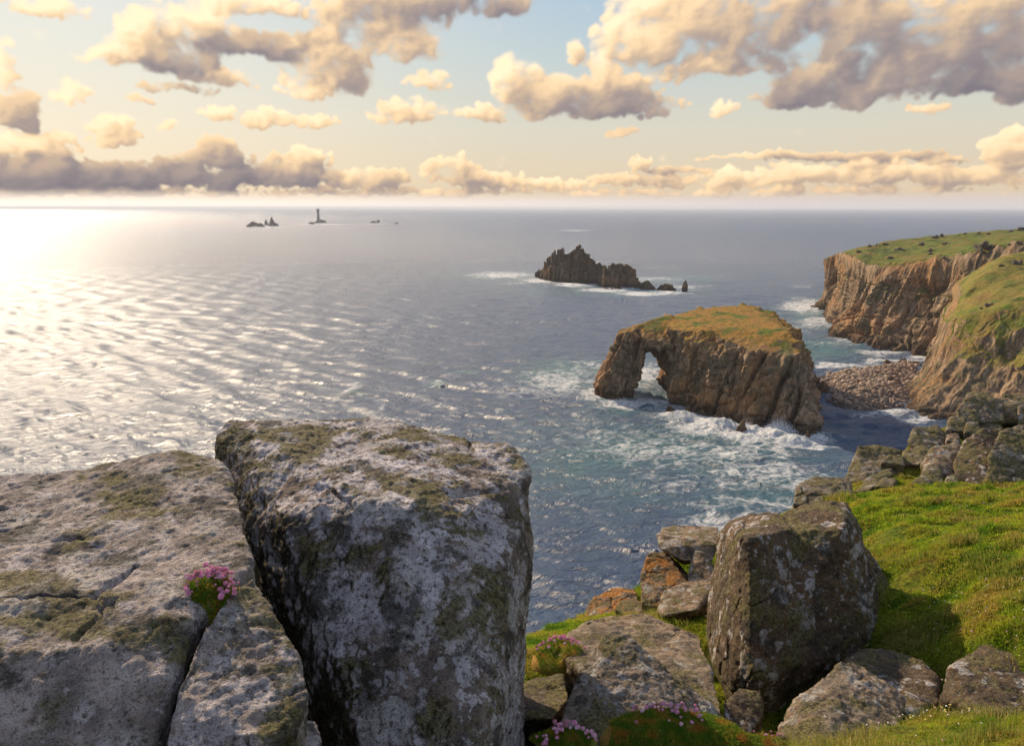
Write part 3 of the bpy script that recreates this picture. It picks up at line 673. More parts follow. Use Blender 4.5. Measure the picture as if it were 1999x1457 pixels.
# ------------------------------------------------------------------ lighthouse reef
far_rock = plain('reef_rock', (.055, .045, .04), .9)
def reef(lst, off, label, vox=1.4):
    return crag('reef_rock', lst, vox, 1, far_rock, 1.4, .35, off, label, 'rock', None)
reef([lump(495, 443, 34, 11, 20), lump(507, 443, 20, 8, 16), lump(484, 443, 12, 6, 12)], 31., 'humped dark reef far out at sea, left of the lighthouse')
reef([lump(520, 441, 10, 13, 8, lean=-.1), lump(530, 441, 13, 17, 9), lump(537, 441, 16, 6, 12)], 32., 'spiky dark reef with two peaks far out at sea, left of the lighthouse')
reef([lump(606, 438, 14, 5, 10), lump(610, 438, 9, 6, 8)], 33., 'small dark reef just left of the lighthouse rock')
reef([lump(626, 435, 30, 7, 20), lump(620, 435, 18, 7, 16), lump(634, 435, 16, 4, 14)], 34., 'low dark rock that carries the lighthouse')
reef([lump(728, 435, 20, 5, 12), lump(738, 435, 14, 6, 10)], 35., 'low reef with two bumps far out to the right of the lighthouse')
reef([lump(774, 437, 14, 3.5, 10)], 36., 'smallest reef, farthest right of the lighthouse', 1.0)
reef([lump(660, 436, 5, 3.5, 4)], 37., 'tiny rock tip in the white water right of the lighthouse', .8)
reef([lump(452, 443, 7, 2.4, 6)], 38., 'tiny rock far left of the lighthouse, beside the humped reef', .8)
Lb = S(621.5, 436); kk = Lb[1]/F; zb = 7*kk*.82
lh = empty('lighthouse', (Lb[0], Lb[1]+3, zb)); tag(lh, 'slender grey stone lighthouse on a low rock far out at sea', 'lighthouse')
def lathe(name, prof, mat, parent, seg=24):
    V_ = []; 
    for (r_, z_) in prof:
        for i in range(seg): V_.append((r_*math.cos(i*2*math.pi/seg), r_*math.sin(i*2*math.pi/seg), z_))
    me = mesh_np(name, V_, grid_faces(len(prof), seg, True)); return link(name, me, mat, parent)
def bbox(name, x, y, z, sx, sy, sz, mat, parent, rz=0, bev=0.):
    bm = bmesh.new(); bmesh.ops.create_cube(bm, size=1); bmesh.ops.scale(bm, vec=(sx, sy, sz), verts=bm.verts)
    if bev: bmesh.ops.bevel(bm, geom=bm.edges[:], offset=bev, segments=2, affect='EDGES')
    me = bpy.data.meshes.new(name); bm.to_mesh(me); bm.free(); o = link(name, me, mat, parent); o.location = (x, y, z); o.rotation_euler = (0, 0, rz); return o
Ht = 22.5*kk
stone = plain('lighthouse_stone', (.20, .18, .165), .85); dkm = plain('dark_metal', (.05, .05, .05), .5); glass = plain('lantern_glass', (.10, .12, .13), .1)
lathe('tower', [(7.4, -6), (6.6, 2), (5.6, Ht*.2), (4.7, Ht*.45), (4.3, Ht*.70), (4.4, Ht*.735), (5.6, Ht*.755), (5.6, Ht*.77)], stone, lh)
lathe('gallery', [(5.0, Ht*.771), (7.0, Ht*.775), (7.0, Ht*.80), (4.2, Ht*.805)], stone, lh)
lathe('lantern', [(3.9, Ht*.80), (3.9, Ht*.89)], glass, lh)
lathe('roof', [(4.6, Ht*.89), (3.0, Ht*.915), (1.2, Ht*.93), (0.05, Ht*.935)], dkm, lh)
lathe('helipad', [(.1, Ht*.955), (7.6, Ht*.955), (7.6, Ht*.985), (.1, Ht*.985)], dkm, lh)
for i in range(6):
    a = i*math.pi/3; bbox('strut', 6.2*math.cos(a), 6.2*math.sin(a), Ht*.878, .5, .5, Ht*.158, dkm, lh)
for k_ in range(4): bbox('window', 0, -(6.0-k_*.45), Ht*(.15+k_*.15), 1.0, .5, 1.8, dkm, lh)
# a ship hull-down on the horizon
Sb = S(1401, 409.5, 0); sc_ = Sb[1]/F
ship = empty('cargo_ship', (Sb[0], Sb[1], 0)); tag(ship, 'tiny dark cargo ship on the horizon above the arch rock', 'ship')
def prism(name, outline, dep_, mat, parent):
    n_ = len(outline); V_ = [(x_, -dep_/2, z_) for x_, z_ in outline] + [(x_, dep_/2, z_) for x_, z_ in outline]
    me = bpy.data.meshes.new(name); me.from_pydata(V_, [], [tuple(range(n_)), tuple(range(2*n_-1, n_-1, -1))] + [(i, i+n_, (i+1) % n_+n_, (i+1) % n_) for i in range(n_)])
    me.update(); return link(name, me, mat, parent)
hullm = plain('ship_hull', (.06, .05, .05), .6); whitem = plain('ship_white', (.6, .6, .58), .6)
prism('hull', [(-3.0*sc_, -.1*sc_), (2.7*sc_, -.1*sc_), (3.3*sc_, .9*sc_), (-3.1*sc_, .75*sc_)], 1.2*sc_, hullm, ship)
prism('superstructure', [(-2.8*sc_, .76*sc_), (-1.6*sc_, .76*sc_), (-1.7*sc_, 2.0*sc_), (-2.7*sc_, 2.0*sc_)], 1.0*sc_, whitem, ship)
prism('cargo', [(-1.3*sc_, .80*sc_), (2.2*sc_, .86*sc_), (2.2*sc_, 1.2*sc_), (-1.3*sc_, 1.2*sc_)], .9*sc_, hullm, ship)
print('far', time.time()-T0)

# ------------------------------------------------------------------ boulder beach between the arch rock and the near headland
def ico_template(sub, seed, sq=(1, .8, .6)):
    bm = bmesh.new(); bmesh.ops.create_icosphere(bm, subdivisions=sub, radius=1)
    v = np.array([x.co for x in bm.verts], np.float32); f = np.array([[q_.index for q_ in x.verts] for x in bm.faces], np.int32); bm.free()
    n = fbm(v*1.2, 3, seed)*.35; v = v*(1+n)[:, None]*np.array(sq); return v, f
TPL = [ico_template(2, 3.1*k, (1, .75+.1*(k % 3), .55+.1*(k % 4))) for k in range(6)]
Pb = [(1586, 742), (1600, 730), (1650, 722), (1700, 716), (1760, 705), (1800, 703), (1800, 790), (1770, 794), (1730, 798), (1690, 807), (1650, 800), (1615, 782), (1590, 768)]
SB = np.array([S(*q_) for q_ in Pb])
def inpoly(x, y, poly):
    c = np.zeros(len(x), bool); n_ = len(poly)
    for i in range(n_):
        x1, y1 = poly[i][:2]; x2, y2 = poly[(i+1) % n_][:2]
        m_ = ((y1 > y) != (y2 > y)) & (x < (x2-x1)*(y-y1)/(y2-y1+1e-12) + x1); c ^= m_
    return c
def pdist(x, y, poly):
    best = np.full(len(x), 1e9); n_ = len(poly)
    for i in range(n_):
        a = np.array(poly[i][:2]); b_ = np.array(poly[(i+1) % n_][:2]); ab = b_-a; t = np.clip(((x-a[0])*ab[0] + (y-a[1])*ab[1])/(ab@ab+1e-12), 0, 1)
        best = np.minimum(best, np.hypot(x-a[0]-t*ab[0], y-a[1]-t*ab[1]))
    return best
mn, mx = SB.min(0), SB.max(0)
gx, gy = np.meshgrid(np.arange(mn[0]-8, mx[0]+8, .8), np.arange(mn[1]-8, mx[1]+8, .8)); gsh = gx.shape
gxr, gyr = gx.ravel(), gy.ravel()
def beach_h(x, y):
    d_ = pdist(x, y, SB)*np.where(inpoly(x, y, SB), 1, -1)
    return np.clip(-.9 + .32*d_, -3, 2.6) + .4*fbm(np.stack([x*.2, y*.2, x*0], 1), 3)
bz = beach_h(gxr, gyr)
me = mesh_np('beach', np.stack([gxr, gyr, bz], 1), grid_faces(*gsh))
m, g, b = material('beach_gravel'); pz = g.n('ShaderNodeNewGeometry').outputs['Position']
g.put(b.inputs['Base Color'], g.ramp(g.noise(pz, .8, 5), [(.35, (.07, .055, .045)), (.6, (.20, .16, .13))])); b.inputs['Roughness'].default_value = .9
tag(link('beach', me, m), kind='structure')
VV = []; FF = []; CC = []; n0 = 0
cnt = 0
while cnt < 3800:
    x_ = RNG.uniform(mn[0], mx[0]); y_ = RNG.uniform(mn[1], mx[1])
    if not inpoly(np.array([x_]), np.array([y_]), SB)[0]: continue
    dd_ = pdist(np.array([x_]), np.array([y_]), SB)[0]
    if dd_ < .5 : continue
    s_ = .42*np.exp(RNG.normal()*.38)*(1.25 if RNG.random() < .1 else 1)
    tv_, tf_ = TPL[RNG.integers(6)]; a = RNG.uniform(0, 6.28)
    v_ = tv_*s_; v_ = np.stack([v_[:, 0]*math.cos(a)-v_[:, 1]*math.sin(a), v_[:, 0]*math.sin(a)+v_[:, 1]*math.cos(a), v_[:, 2]], 1)
    VV.append((v_, x_, y_, s_)); FF.append(tf_+n0); n0 += len(tv_); cnt += 1
xs_ = np.array([q_[1] for q_ in VV]); ys_ = np.array([q_[2] for q_ in VV]); hz = beach_h(xs_, ys_)
Vb = np.concatenate([q_[0] + np.array([q_[1], q_[2], hz[i]+q_[3]*.3]) for i, q_ in enumerate(VV)])
ccb = np.concatenate([np.full(len(q_[0]), RNG.random()) for q_ in VV])
me = mesh_np('cobbles', Vb, np.concatenate(FF)); attr(me, 'shade', ccb)
m, g, b = material('cobble_stone'); pz = g.n('ShaderNodeNewGeometry').outputs['Position']; zc = g.sep(pz)[2]
c_ = g.ramp(g.attr('shade'), [(0, (.10, .07, .045)), (.4, (.25, .165, .11)), (.8, (.36, .26, .18)), (1, (.19, .15, .12))])
c_ = g.mix(g.ss(g.m('ADD', zc, g.m('MULTIPLY', g.noise(pz, .12, 4), 2.)), 1.1, 2.0, .75, 0), c_, (.045, .035, .03))
g.put(b.inputs['Base Color'], c_); b.inputs['Roughness'].default_value = .85
tag(link('cobbles', me, m), 'bank of rounded brown cobbles between the arch rock and the near headland', 'cobbles', kind='stuff')
for i, (px_, py_, w_, h_, lb) in enumerate([(1668, 722, 16, 8, 'dark boulder midway along the seaward edge of the cobble beach'), (1735, 711, 26, 9, 'large dark boulder on the seaward edge of the cobble beach'), (1765, 707, 22, 9, 'large dark boulder at the seaward corner of the beach by the near headland'),
        (1608, 768, 44, 26, 'dark weed covered rock mass at the left end of the cobble beach'), (1672, 805, 22, 8, 'dark boulder at the front edge of the cobble beach'), (1592, 752, 30, 20, 'dark broken rock between the arch rock and the cobble beach')]):
    lumps('beach_boulder', [lump(px_, py_, w_, h_, w_*.8, z0=-1.), lump(px_+w_*.25, py_-1, w_*.6, h_*.7, w_*.6, z0=-1.)], .3, .4, 2., 40.+i, lb, 'boulder')

# ------------------------------------------------------------------ things on the far headland
dg = bpy.context.evaluated_depsgraph_get()
BV1 = BVHTree.FromObject(H1, dg); BV2 = BVHTree.FromObject(H2, dg)
def hit(bv, px, py):
    for k in range(14):
        r = Vector(ray(px, py+k)).normalized(); h_ = bv.ray_cast(Vector((0, 0, CAMZ)), r)
        if h_[0] is not None: return np.array(h_[0])
    return None
out_mat = rock_mat('headland_outcrop', 3., .0, .5, 0, .3, 3., (.22, .19, .16), (.10, .08, .06))
def outcrop(bv, px, py, w, h, label, n=1, group='rocks scattered over the headland turf'):
    c = hit(bv, px, py)
    if c is None: return
    k = c[1]/F; hulls = []
    for i in range(n):
        cx_ = (i-(n-1)/2)*w/n*.8; hs = 1 - .35*abs(i-(n-1)/2)/max(1, n/2) if n > 1 else 1
        pts = []
        for j in range(14):
            a = random.random()*6.28; zz = random.random(); r_ = .5*(1-.55*zz**2)
            pts.append(c + np.array([(cx_ + math.cos(a)*r_*w/n*1.15)*k, math.sin(a)*r_*w*.7*k, (-.25 + zz*1.2*hs)*h*k]))
        hulls.append(pts)
    me = hull_mesh(hulls, max(.12, w*k/26), 1); p = get_v(me); nn = get_n(me)
    set_v(me, p + nn*(fbm(p*.9, 3, px)*.22)[:, None]); o = link('headland_rock', me, out_mat); recenter(o)
    tag(o, label, 'rock', group)
outcrop(BV1, 1921, 490, 38, 22, 'big blocky tor on turf at the far headland lip, largest rock up there', 3)
outcrop(BV1, 1903, 483, 12, 9, 'boulder leaning beside the left of the big tor on the far headland')
outcrop(BV1, 1798, 479, 14, 7, 'rounded dark rock on the turf, left of the paired stones on the far headland')
outcrop(BV1, 1818, 490, 11, 8, 'upper of the paired dark stones in the bright green turf'); outcrop(BV1, 1816, 496, 9, 5, 'lower of the paired dark stones in the bright green turf')
outcrop(BV1, 1825, 464, 17, 7, 'long low crag on the skyline, above the rounded dark rock', 2); outcrop(BV1, 1838, 462, 9, 7, 'pointed skyline rock right of the long low crag')
outcrop(BV1, 1728, 478, 14, 6, 'low skyline rock just right of the walker', 2); outcrop(BV1, 1698, 482, 8, 6, 'small skyline knob just left of the walker')
outcrop(BV1, 1676, 492, 12, 6, 'rock knob at the left end of the headland turf', 2); outcrop(BV1, 1883, 458, 7, 6, 'small upright skyline rock right of the seated walker'); outcrop(BV1, 1910, 456, 12, 3, 'flat skyline stone far right of the seated walker')
outcrop(BV1, 1975, 452, 18, 6, 'low grey crag on the skyline at the right edge', 2); outcrop(BV1, 1994, 450, 18, 10, 'tall grey crag on the skyline at the right edge', 2)
outcrop(BV1, 1844, 506, 14, 9, 'square block standing on the cliff lip of the far headland', 2); outcrop(BV1, 1738, 505, 12, 6, 'dark rock near the left cliff lip of the far headland')
outcrop(BV1, 1988, 475, 9, 5, 'dark stone on the slope right of the big tor'); outcrop(BV1, 1971, 478, 7, 3, 'small pale stone on the slope right of the big tor')
outcrop(BV1, 1847, 476, 20, 5, 'low row of stones in the turf above the paired stones', 3); outcrop(BV1, 1755, 488, 22, 6, 'band of low broken stones left of the rounded dark rock', 4); outcrop(BV1, 1930, 457, 12, 4, 'low stones in the turf above the big tor', 2)
outcrop(BV2, 1954, 520, 14, 7, 'dark rock on the mossy crest slope of the near headland', 2); outcrop(BV2, 1930, 598, 18, 10, 'dark pair of blocks on the mossy slope of the near headland', 2); outcrop(BV2, 1985, 515, 24, 12, 'pale rock patch near the crest of the near headland', 2)
outcrop(BV2, 1917, 603, 10, 4, 'small stone just below the dark pair of blocks')

def person(px, py, hpx, label, sit=False):
    c = hit(BV1, px, py)
    if c is None: return
    s_ = hpx*c[1]/F/1.75
    bm = bmesh.new()
    J = [(0, 0, .95, .15), (0, 0, 1.2, .14), (0, 0, 1.42, .16), (0, 0, 1.53, .07), (0, 0, 1.66, .11), (.1, 0, .88, .1), (.11, .03, .48, .075), (.12, 0, .06, .06), (-.1, 0, .88, .1), (-.12, -.06, .48, .075), (-.13, .02, .06, .06),
         (.2, 0, 1.4, .07), (.27, .02, 1.12, .05), (.25, -.1, .88, .04), (-.2, 0, 1.4, .07), (-.27, .02, 1.12, .05), (-.25, -.1, .88, .04), (.13, -.12, .02, .05), (-.12, -.12, .02, .05), (0, 0, 1.76, .08)]
    E_ = [(0, 1), (1, 2), (2, 3), (3, 4), (4, 19), (0, 5), (5, 6), (6, 7), (7, 17), (0, 8), (8, 9), (9, 10), (10, 18), (2, 11), (11, 12), (12, 13), (2, 14), (14, 15), (15, 16)]
    if sit:
        J = [(x_, y_, z_-.5 if z_ > .5 else z_, r_) for x_, y_, z_, r_ in J]
        for k_ in (6, 9): J[k_] = (J[k_][0], -.42, .44, J[k_][3])
        for k_ in (7, 10): J[k_] = (J[k_][0], -.5, .06, J[k_][3])
        for k_ in (17, 18): J[k_] = (J[k_][0], -.62, .03, J[k_][3])
    me = bpy.data.meshes.new('person'); me.from_pydata([j[:3] for j in J], E_, []); o = bpy.data.objects.new('person', me); COL.objects.link(o)
    sk = o.modifiers.new('s', 'SKIN')
    for i, j in enumerate(J): me.skin_vertices[0].data[i].radius = (j[3], j[3])
    me.skin_vertices[0].data[0].use_root = True
    o.modifiers.new('u', 'SUBSURF').levels = 1
    dg_ = bpy.context.evaluated_depsgraph_get(); m2 = bpy.data.meshes.new_from_object(o.evaluated_get(dg_)); bpy.data.objects.remove(o)
    v = get_v(m2)
    m2.materials.clear(); m2.materials.append(plain('dark_clothes', (.03, .035, .06), .9))
    o = link('person', m2); o.location = c; o.scale = (s_,)*3; tag(o, label, 'person'); return o
person(1711, 482, 7, 'walker in dark clothes standing on the skyline of the far headland')
person(1873, 461, 5.5, 'person in dark clothes seated on the far headland skyline, right of the long low crag', True)
print('beach+outcrops', time.time()-T0)

#@@NEAR
# ------------------------------------------------------------------ foreground ground
def A3(px, py, Y): return P(px, py, Y)
EDGE = []
LANDP = [(-30, -25), (-18, -4), (-7, 3.6), (-3.2, 4.7), (-.2, 5.3), (.35, 6.6)]
for (px, py, Y) in [(1140, 1200, 8.0), (1255, 1130, 8.6), (1290, 1080, 9.3), (1400, 1075, 9.8), (1545, 1000, 11.2), (1640, 960, 12.2), (1680, 925, 13.6), (1760, 882, 15.0), (1790, 850, 16.2), (1860, 828, 17.5), (1999, 800, 19.5)]:
    q_ = P(px, py, Y); LANDP.append((q_[0], q_[1])); EDGE.append(q_ - [0, 0, .05])
LANDP += [(22, 24), (40, 32), (80, 36), (80, -60), (-30, -60)]
CTRL = list(EDGE)
for (px, py, Y) in [(1900, 1430, 3.0), (1800, 1400, 3.5), (1999, 1430, 2.9), (1765, 1240, 5.5), (1900, 1220, 5.1), (1999, 1200, 5.0), (1760, 1100, 6.6), (1900, 1080, 6.4), (1999, 1060, 6.3), (1710, 1005, 8.3), (1850, 1010, 8.3), (1999, 1000, 8.2), (1900, 955, 12.0), (1999, 955, 11.8), (1780, 935, 12.4), (1850, 905, 14.0), (1999, 850, 16.0), (1900, 855, 15.4), (1800, 912, 13.6), 
                    (1690, 960, 10), (1380, 1180, 7.0), (1200, 1205, 7.6), (1300, 1200, 6.6), (1340, 1225, 6.2), (1200, 1450, 3.0), (1600, 1465, 3.2), (1400, 1448, 3.1), (1600, 1010, 9.5), (1400, 1100, 8.8), (1090, 1300, 5.0), (1060, 1275, 5.4),
                    (1700, 1420, 3.7), (1450, 1200, 6.8), (1600, 1120, 8.0)]:
    CTRL.append(P(px, py, Y))
CTRL += [P(2060, 1400, 3.9), P(1950, 1412, 3.9), P(1850, 1395, 4.0)]
for w_ in [(-1, 3, -2.45), (-2, 2, -2.4), (-3.5, 3, -2.6), (.2, 3.2, -3.1), (.1, 4.4, -3.4), (.0, 2.4, -2.9), (-1, 4.2, -3.0), (0, 0, -1.66), (0, -3, -1.1), (4, 0, -1.5), (-4, 0, -2.1), (8, 5, -2.2), (12, 8, -2.4), (15, 13, -2.9), (1.25, 4.4, -3.55), (1.7, 4.6, -3.6), (2.1, 4.9, -3.6), (2.5, 5.2, -3.6), (1.3, 3.9, -3.2), (1.75, 4.0, -3.2), (24, 20, -4), (34, 12, -1.5), (-10, -8, -2.0), (60, -40, 2), (40, 30, -5), (78, 30, -3), (1.4, 5.6, -3.7)]:
    CTRL.append(np.array([w_[0], w_[1], CAMZ + w_[2]]))
CTRL = np.array(CTRL)
def _phi(dx, dy): return np.sqrt(dx*dx + dy*dy + .15)
_n = len(CTRL); _K = np.zeros((_n+3, _n+3)); _K[:_n, :_n] = _phi(CTRL[:, None, 0]-CTRL[None, :, 0], CTRL[:, None, 1]-CTRL[None, :, 1]) - np.eye(_n)*.25
_K[:_n, _n] = 1; _K[:_n, _n+1:] = CTRL[:, :2]; _K[_n, :_n] = 1; _K[_n+1:, :_n] = CTRL[:, :2].T
_W = np.linalg.solve(_K, np.concatenate([CTRL[:, 2], [0, 0, 0]]))
def ground_base(x, y):
    z = _W[_n] + _W[_n+1]*x + _W[_n+2]*y
    for i in range(_n): z = z + _W[i]*_phi(x-CTRL[i, 0], y-CTRL[i, 1])
    return z
def ground(x, y):
    x = np.asarray(x, float); y = np.asarray(y, float)
    z = ground_base(x, y); ins = inpoly(x, y, LANDP); d_ = pdist(x, y, LANDP)
    q_ = np.stack([x, y, x*0], 1)
    q2_ = np.stack([x*.80 + y*.6, (y*.8 - x*.6)*2.3, x*0], 1)
    lump_ = fbm(q_*np.array([.9, 1.5, 1]), 3, 2.)*.09 + fbm(q2_*1.5, 3, 5.)*.05
    z = z + lump_*np.clip(.35 + d_*.8, 0, 1)
    drop = np.where(ins, 0, np.minimum(1.9*d_ + .55*d_**1.15, 70) )
    rough = np.where(ins, 0, np.clip(d_*.25, 0, 2.5)*fbm(q_*.5, 4, 8.))
    return z - drop + rough
ra_ = np.geomspace(.6, 90, 620); aa = np.concatenate([np.radians(np.arange(-180, -42, 2.)), np.radians(np.arange(-42, 42, .11)), np.radians(np.arange(42, 180.1, 2.))])
gx = (ra_[:, None]*np.sin(aa)).ravel(); gy = (ra_[:, None]*np.cos(aa)).ravel()
gz = ground(gx, gy)
me = mesh_np('ground', np.stack([gx, gy, gz], 1), grid_faces(len(ra_), len(aa)))
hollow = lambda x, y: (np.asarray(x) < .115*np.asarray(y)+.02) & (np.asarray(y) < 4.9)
attr(me, 'soil_shade', hollow(gx, gy).astype(float))
if get_n(me)[:, 2].mean() < 0: me.flip_normals()
m, g, b = material('turf_ground'); geo = g.n('ShaderNodeNewGeometry'); pz = geo.outputs['Position']; nz = g.sep(geo.outputs['Normal'])[2]
ps = g.v('MULTIPLY', pz, (1., 1.6, 1.))
c_ = g.ramp(g.noise(ps, 1.6, 7, .62), [(.33, (.04, .07, .008)), (.45, (.12, .17, .012)), (.55, (.20, .21, .02)), (.66, (.22, .13, .025))])
c_ = g.mix(g.ss(g.noise(pz, 30, 4), .35, .6, .6, 0), c_, (.02, .022, .006))
c_ = g.mix(g.ss(nz, .35, .62, 1., 0), c_, g.ramp(g.noise(pz, 2.5, 6), [(.35, (.05, .035, .025)), (.65, (.20, .15, .10))]))
c_ = g.mix(g.m('MULTIPLY', g.attr('soil_shade'), g.ss(g.noise(pz, 7, 5), .62, .5)), c_, (.035, .024, .016))  # bare earth in the hollow, its colour darkened to stand in for crevice shade
g.put(b.inputs['Base Color'], c_); b.inputs['Roughness'].default_value = .95; b.inputs['Specular IOR Level'].default_value = .1
g.put(b.inputs['Normal'], g.bump(g.noise(pz, 26, 6, .7), 1., .06))
gnd = link('ground', me, m); tag(gnd, kind='structure')
print('ground', time.time()-T0)

# ------------------------------------------------------------------ foreground boulders
def back(pts, dpt, drop=.25, sh=.82, zb=None):
    o_ = []; c = np.mean([(p_ - [0, 0, CAMZ])*(1 + dpt/p_[1]) for p_ in pts], 0) + [0, 0, CAMZ]
    for p_ in pts:
        q_ = (p_ - [0, 0, CAMZ])*(1 + dpt/p_[1]) + [0, 0, CAMZ]
        q_ = c + (q_ - c)*sh; q_[2] -= drop*dpt
        o_.append(q_)
    return o_
BOULD = {}
def boulder(name, fronts, mat, label, vox, dpt=.8, rough=1., low=1., smooth=10, drop=.3, extra=(), sink=.3, off=0., sh=.82, joints=0., steps=(), cat='boulder', group=None, parts=None):
    hulls = []
    for f in fronts:
        pts = [P(*q_) for q_ in f]; zmin = min(p_[2] for p_ in pts)
        bk = back(pts, dpt, drop, sh)
        c = np.mean(pts + bk, 0)
        foot = [np.array([c[0] + (p_[0]-c[0])*.85, c[1] + (p_[1]-c[1])*.85, min(p_[2], zmin+.05) - sink]) for p_ in pts + bk if p_[2] < zmin + .45*(max(q2[2] for q2 in pts)-zmin)+.02]
        hulls.append(pts + bk + foot + [np.array(e) for e in extra])
    me = hull_mesh(hulls, vox, smooth); p = get_v(me); n = get_n(me)
    L = low
    wv_ = p + np.stack([fbm(p*2.2/L, 2, off+40), fbm(p*2.2/L, 2, off+50), fbm(p*2.2/L, 2, off+60)], 1)*.06*L
    d_ = .045*L*fbm(p*1.3/L, 2, off) + .008*L*rough*(ridged(wv_*2.6/L, 3, off+5)-.4) + .010*L*rough*fbm(p*5/L, 3, off+7, .5) + .011*L*rough*fbm(p*15/L, 5, off+9, .62)
    F1, F2, ID = worley(wv_*np.array([2.0, 2.0, 2.4])/L, off)
    d_ += .014*L*rough*(RND3[ID][:, 1]-.5)*sstep(0, .10, F2-F1) - .028*L*rough*(1-sstep(0, .04, F2-F1))*(fbm(p*1.7/L, 2, off+70) > .34)
    F1, F2, ID = worley(p*24/L, off+2)
    pit = sstep(.30, .12, F1)*(RND3[ID][:, 0] > .55); d_ -= .006*L*rough*pit
    for (pl, dep_, wid) in steps:            # joints: (plane point, normal), depth, width
        s_ = np.abs((wv_-pl[0])@pl[1]); d_ -= dep_*np.exp(-(s_/wid)**2)*(pl[2](p) if len(pl) > 2 else 1)
    set_v(me, p + n*d_[:, None])
    o = link(name, me, mat); recenter(o); tag(o, label, cat, group); BOULD[label] = o; return o

# the three slabs at left and the big block
m_slab = rock_mat('slab_granite', 1., .36, .46, 0, .10, 1., (.50, .44, .42), (.35, .29, .255), topm=.07)
m_block = rock_mat('block_granite', 4., .52, .44, 0, .12, 1., (.62, .565, .56), (.235, .185, .15), side=.95, topm=.17)
boulder('boulder', [[(-300, 965, 3.3), (0, 930, 3.45), (170, 905, 3.6), (330, 893, 3.72), (424, 903, 3.66), (458, 955, 3.3), (480, 1010, 3.0), (486, 1080, 2.75), (492, 1108, 2.64), (376, 1212, 2.36), (290, 1282, 2.2), (150, 1278, 2.15), (-250, 1262, 2.15)],
                    [(376, 1205, 2.36), (300, 1180, 2.45), (290, 1282, 2.2), (150, 1278, 2.15), (-250, 1262, 2.15), (320, 1330, 2.12), (300, 1475, 1.98), (0, 1475, 1.92), (-300, 1475, 1.92)]],
        m_slab, 'broad flat topped grey boulder in the left corner with a dark hollow on its top', .0085, .25, .9, 1., 8, .5, sink=.7, off=1., sh=.9)
boulder('boulder', [[(495, 1122, 2.57), (545, 1238, 2.34), (585, 1285, 2.25), (604, 1352, 2.13), (590, 1400, 2.05), (512, 1465, 1.92), (318, 1475, 1.94), (340, 1340, 2.08), (388, 1230, 2.27), (442, 1163, 2.44)]],
        m_slab, 'smaller rounded block split off the corner slab by a crack, below the pink thrift', .0075, .12, .8, .8, 8, .3, sink=.6, off=6., sh=.9)
boulder('boulder', [[(520, 1440, 2.2), (560, 1405, 2.25), (618, 1405, 2.3), (640, 1480, 2.15), (520, 1490, 2.05)]], m_slab, 'small mossy stone wedged under the split block at the lower edge', .008, .3, .8, .6, 5, .3, off=8.)
boulder('boulder', [[(446, 819, 4.6), (424, 850, 4.5), (560, 815, 4.85), (740, 820, 4.95), (900, 845, 4.75), (1000, 873, 4.45), (1044, 918, 4.15), (1044, 1010, 3.95), (1038, 1130, 3.75), (1034, 1230, 3.6), (422, 905, 4.45), (470, 1010, 3.85), (505, 955, 3.95),
                     (560, 1010, 3.55), (740, 980, 3.45), (900, 1000, 3.45), (1000, 1090, 3.4), (640, 1200, 3.2), (560, 1180, 3.9), (650, 1475, 3.3), (715, 1475, 2.7), (930, 1475, 2.6), (985, 1400, 2.8)]],
        m_block, 'largest square boulder, pale lichen spots on its dark front, standing against the sea', .0095, .35, 1., 1.1, 48, .6, sink=.8, off=12.6, sh=.88)
m_warm = rock_mat('warm_granite', 7., .16, .60, 0, .6, .8, (.42, .37, .31), (.24, .18, .12))
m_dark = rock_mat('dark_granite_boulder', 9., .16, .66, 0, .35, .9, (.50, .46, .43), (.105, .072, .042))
m_ridge = rock_mat('ridge_granite', 12., .12, .82, 0, .25, 1.2, (.40, .36, .29), (.20, .165, .11))
m_orange = rock_mat('orange_lichen_granite', 15., .06, .72, .42, .5, 1.0, (.38, .33, .25), (.19, .135, .08))
boulder('boulder', [[(1085, 1250, 5.0), (1180, 1200, 5.6), (1255, 1196, 5.6), (1368, 1238, 5.2), (1388, 1330, 4.55), (1425, 1430, 3.9), (1300, 1440, 3.8), (1120, 1300, 4.6), (1060, 1262, 5.0)]],
        m_warm, 'sloping sunlit brown slab behind the pointed rock', .010, .25, .9, .8, 6, .5, sink=.5, off=14.)
boulder('boulder', [[(1178, 1236, 4.2), (1198, 1226, 4.25), (1222, 1240, 4.2), (1262, 1290, 4.05), (1330, 1330, 3.95), (1410, 1400, 3.8), (1425, 1440, 3.65), (1340, 1460, 3.4), (1150, 1460, 3.35), (1092, 1425, 3.5), (1120, 1340, 3.8)]],
        rock_mat('pointed_granite', 5.5, .22, .58, 0, .2, .8, (.42, .385, .36), (.21, .17, .13)), 'pointed grey rock with flat face leaning back above the thrift cushions', .0075, .4, 1., .8, 5, .3, off=17.)
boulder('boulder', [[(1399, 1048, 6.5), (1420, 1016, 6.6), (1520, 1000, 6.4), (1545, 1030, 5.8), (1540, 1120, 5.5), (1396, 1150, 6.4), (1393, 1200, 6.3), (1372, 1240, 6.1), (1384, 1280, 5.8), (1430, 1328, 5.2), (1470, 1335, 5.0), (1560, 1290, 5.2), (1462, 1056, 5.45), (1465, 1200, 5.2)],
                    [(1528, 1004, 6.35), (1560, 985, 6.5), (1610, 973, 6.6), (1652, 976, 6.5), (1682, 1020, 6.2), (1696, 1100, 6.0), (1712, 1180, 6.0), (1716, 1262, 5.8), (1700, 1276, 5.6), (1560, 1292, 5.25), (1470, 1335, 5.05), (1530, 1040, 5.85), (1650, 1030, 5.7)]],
        m_dark, 'big upright boulder split by a short crack, dark shaded front and sunlit ochre left side', .0115, .5, 1., 1.1, 20, 1.0, off=21.)
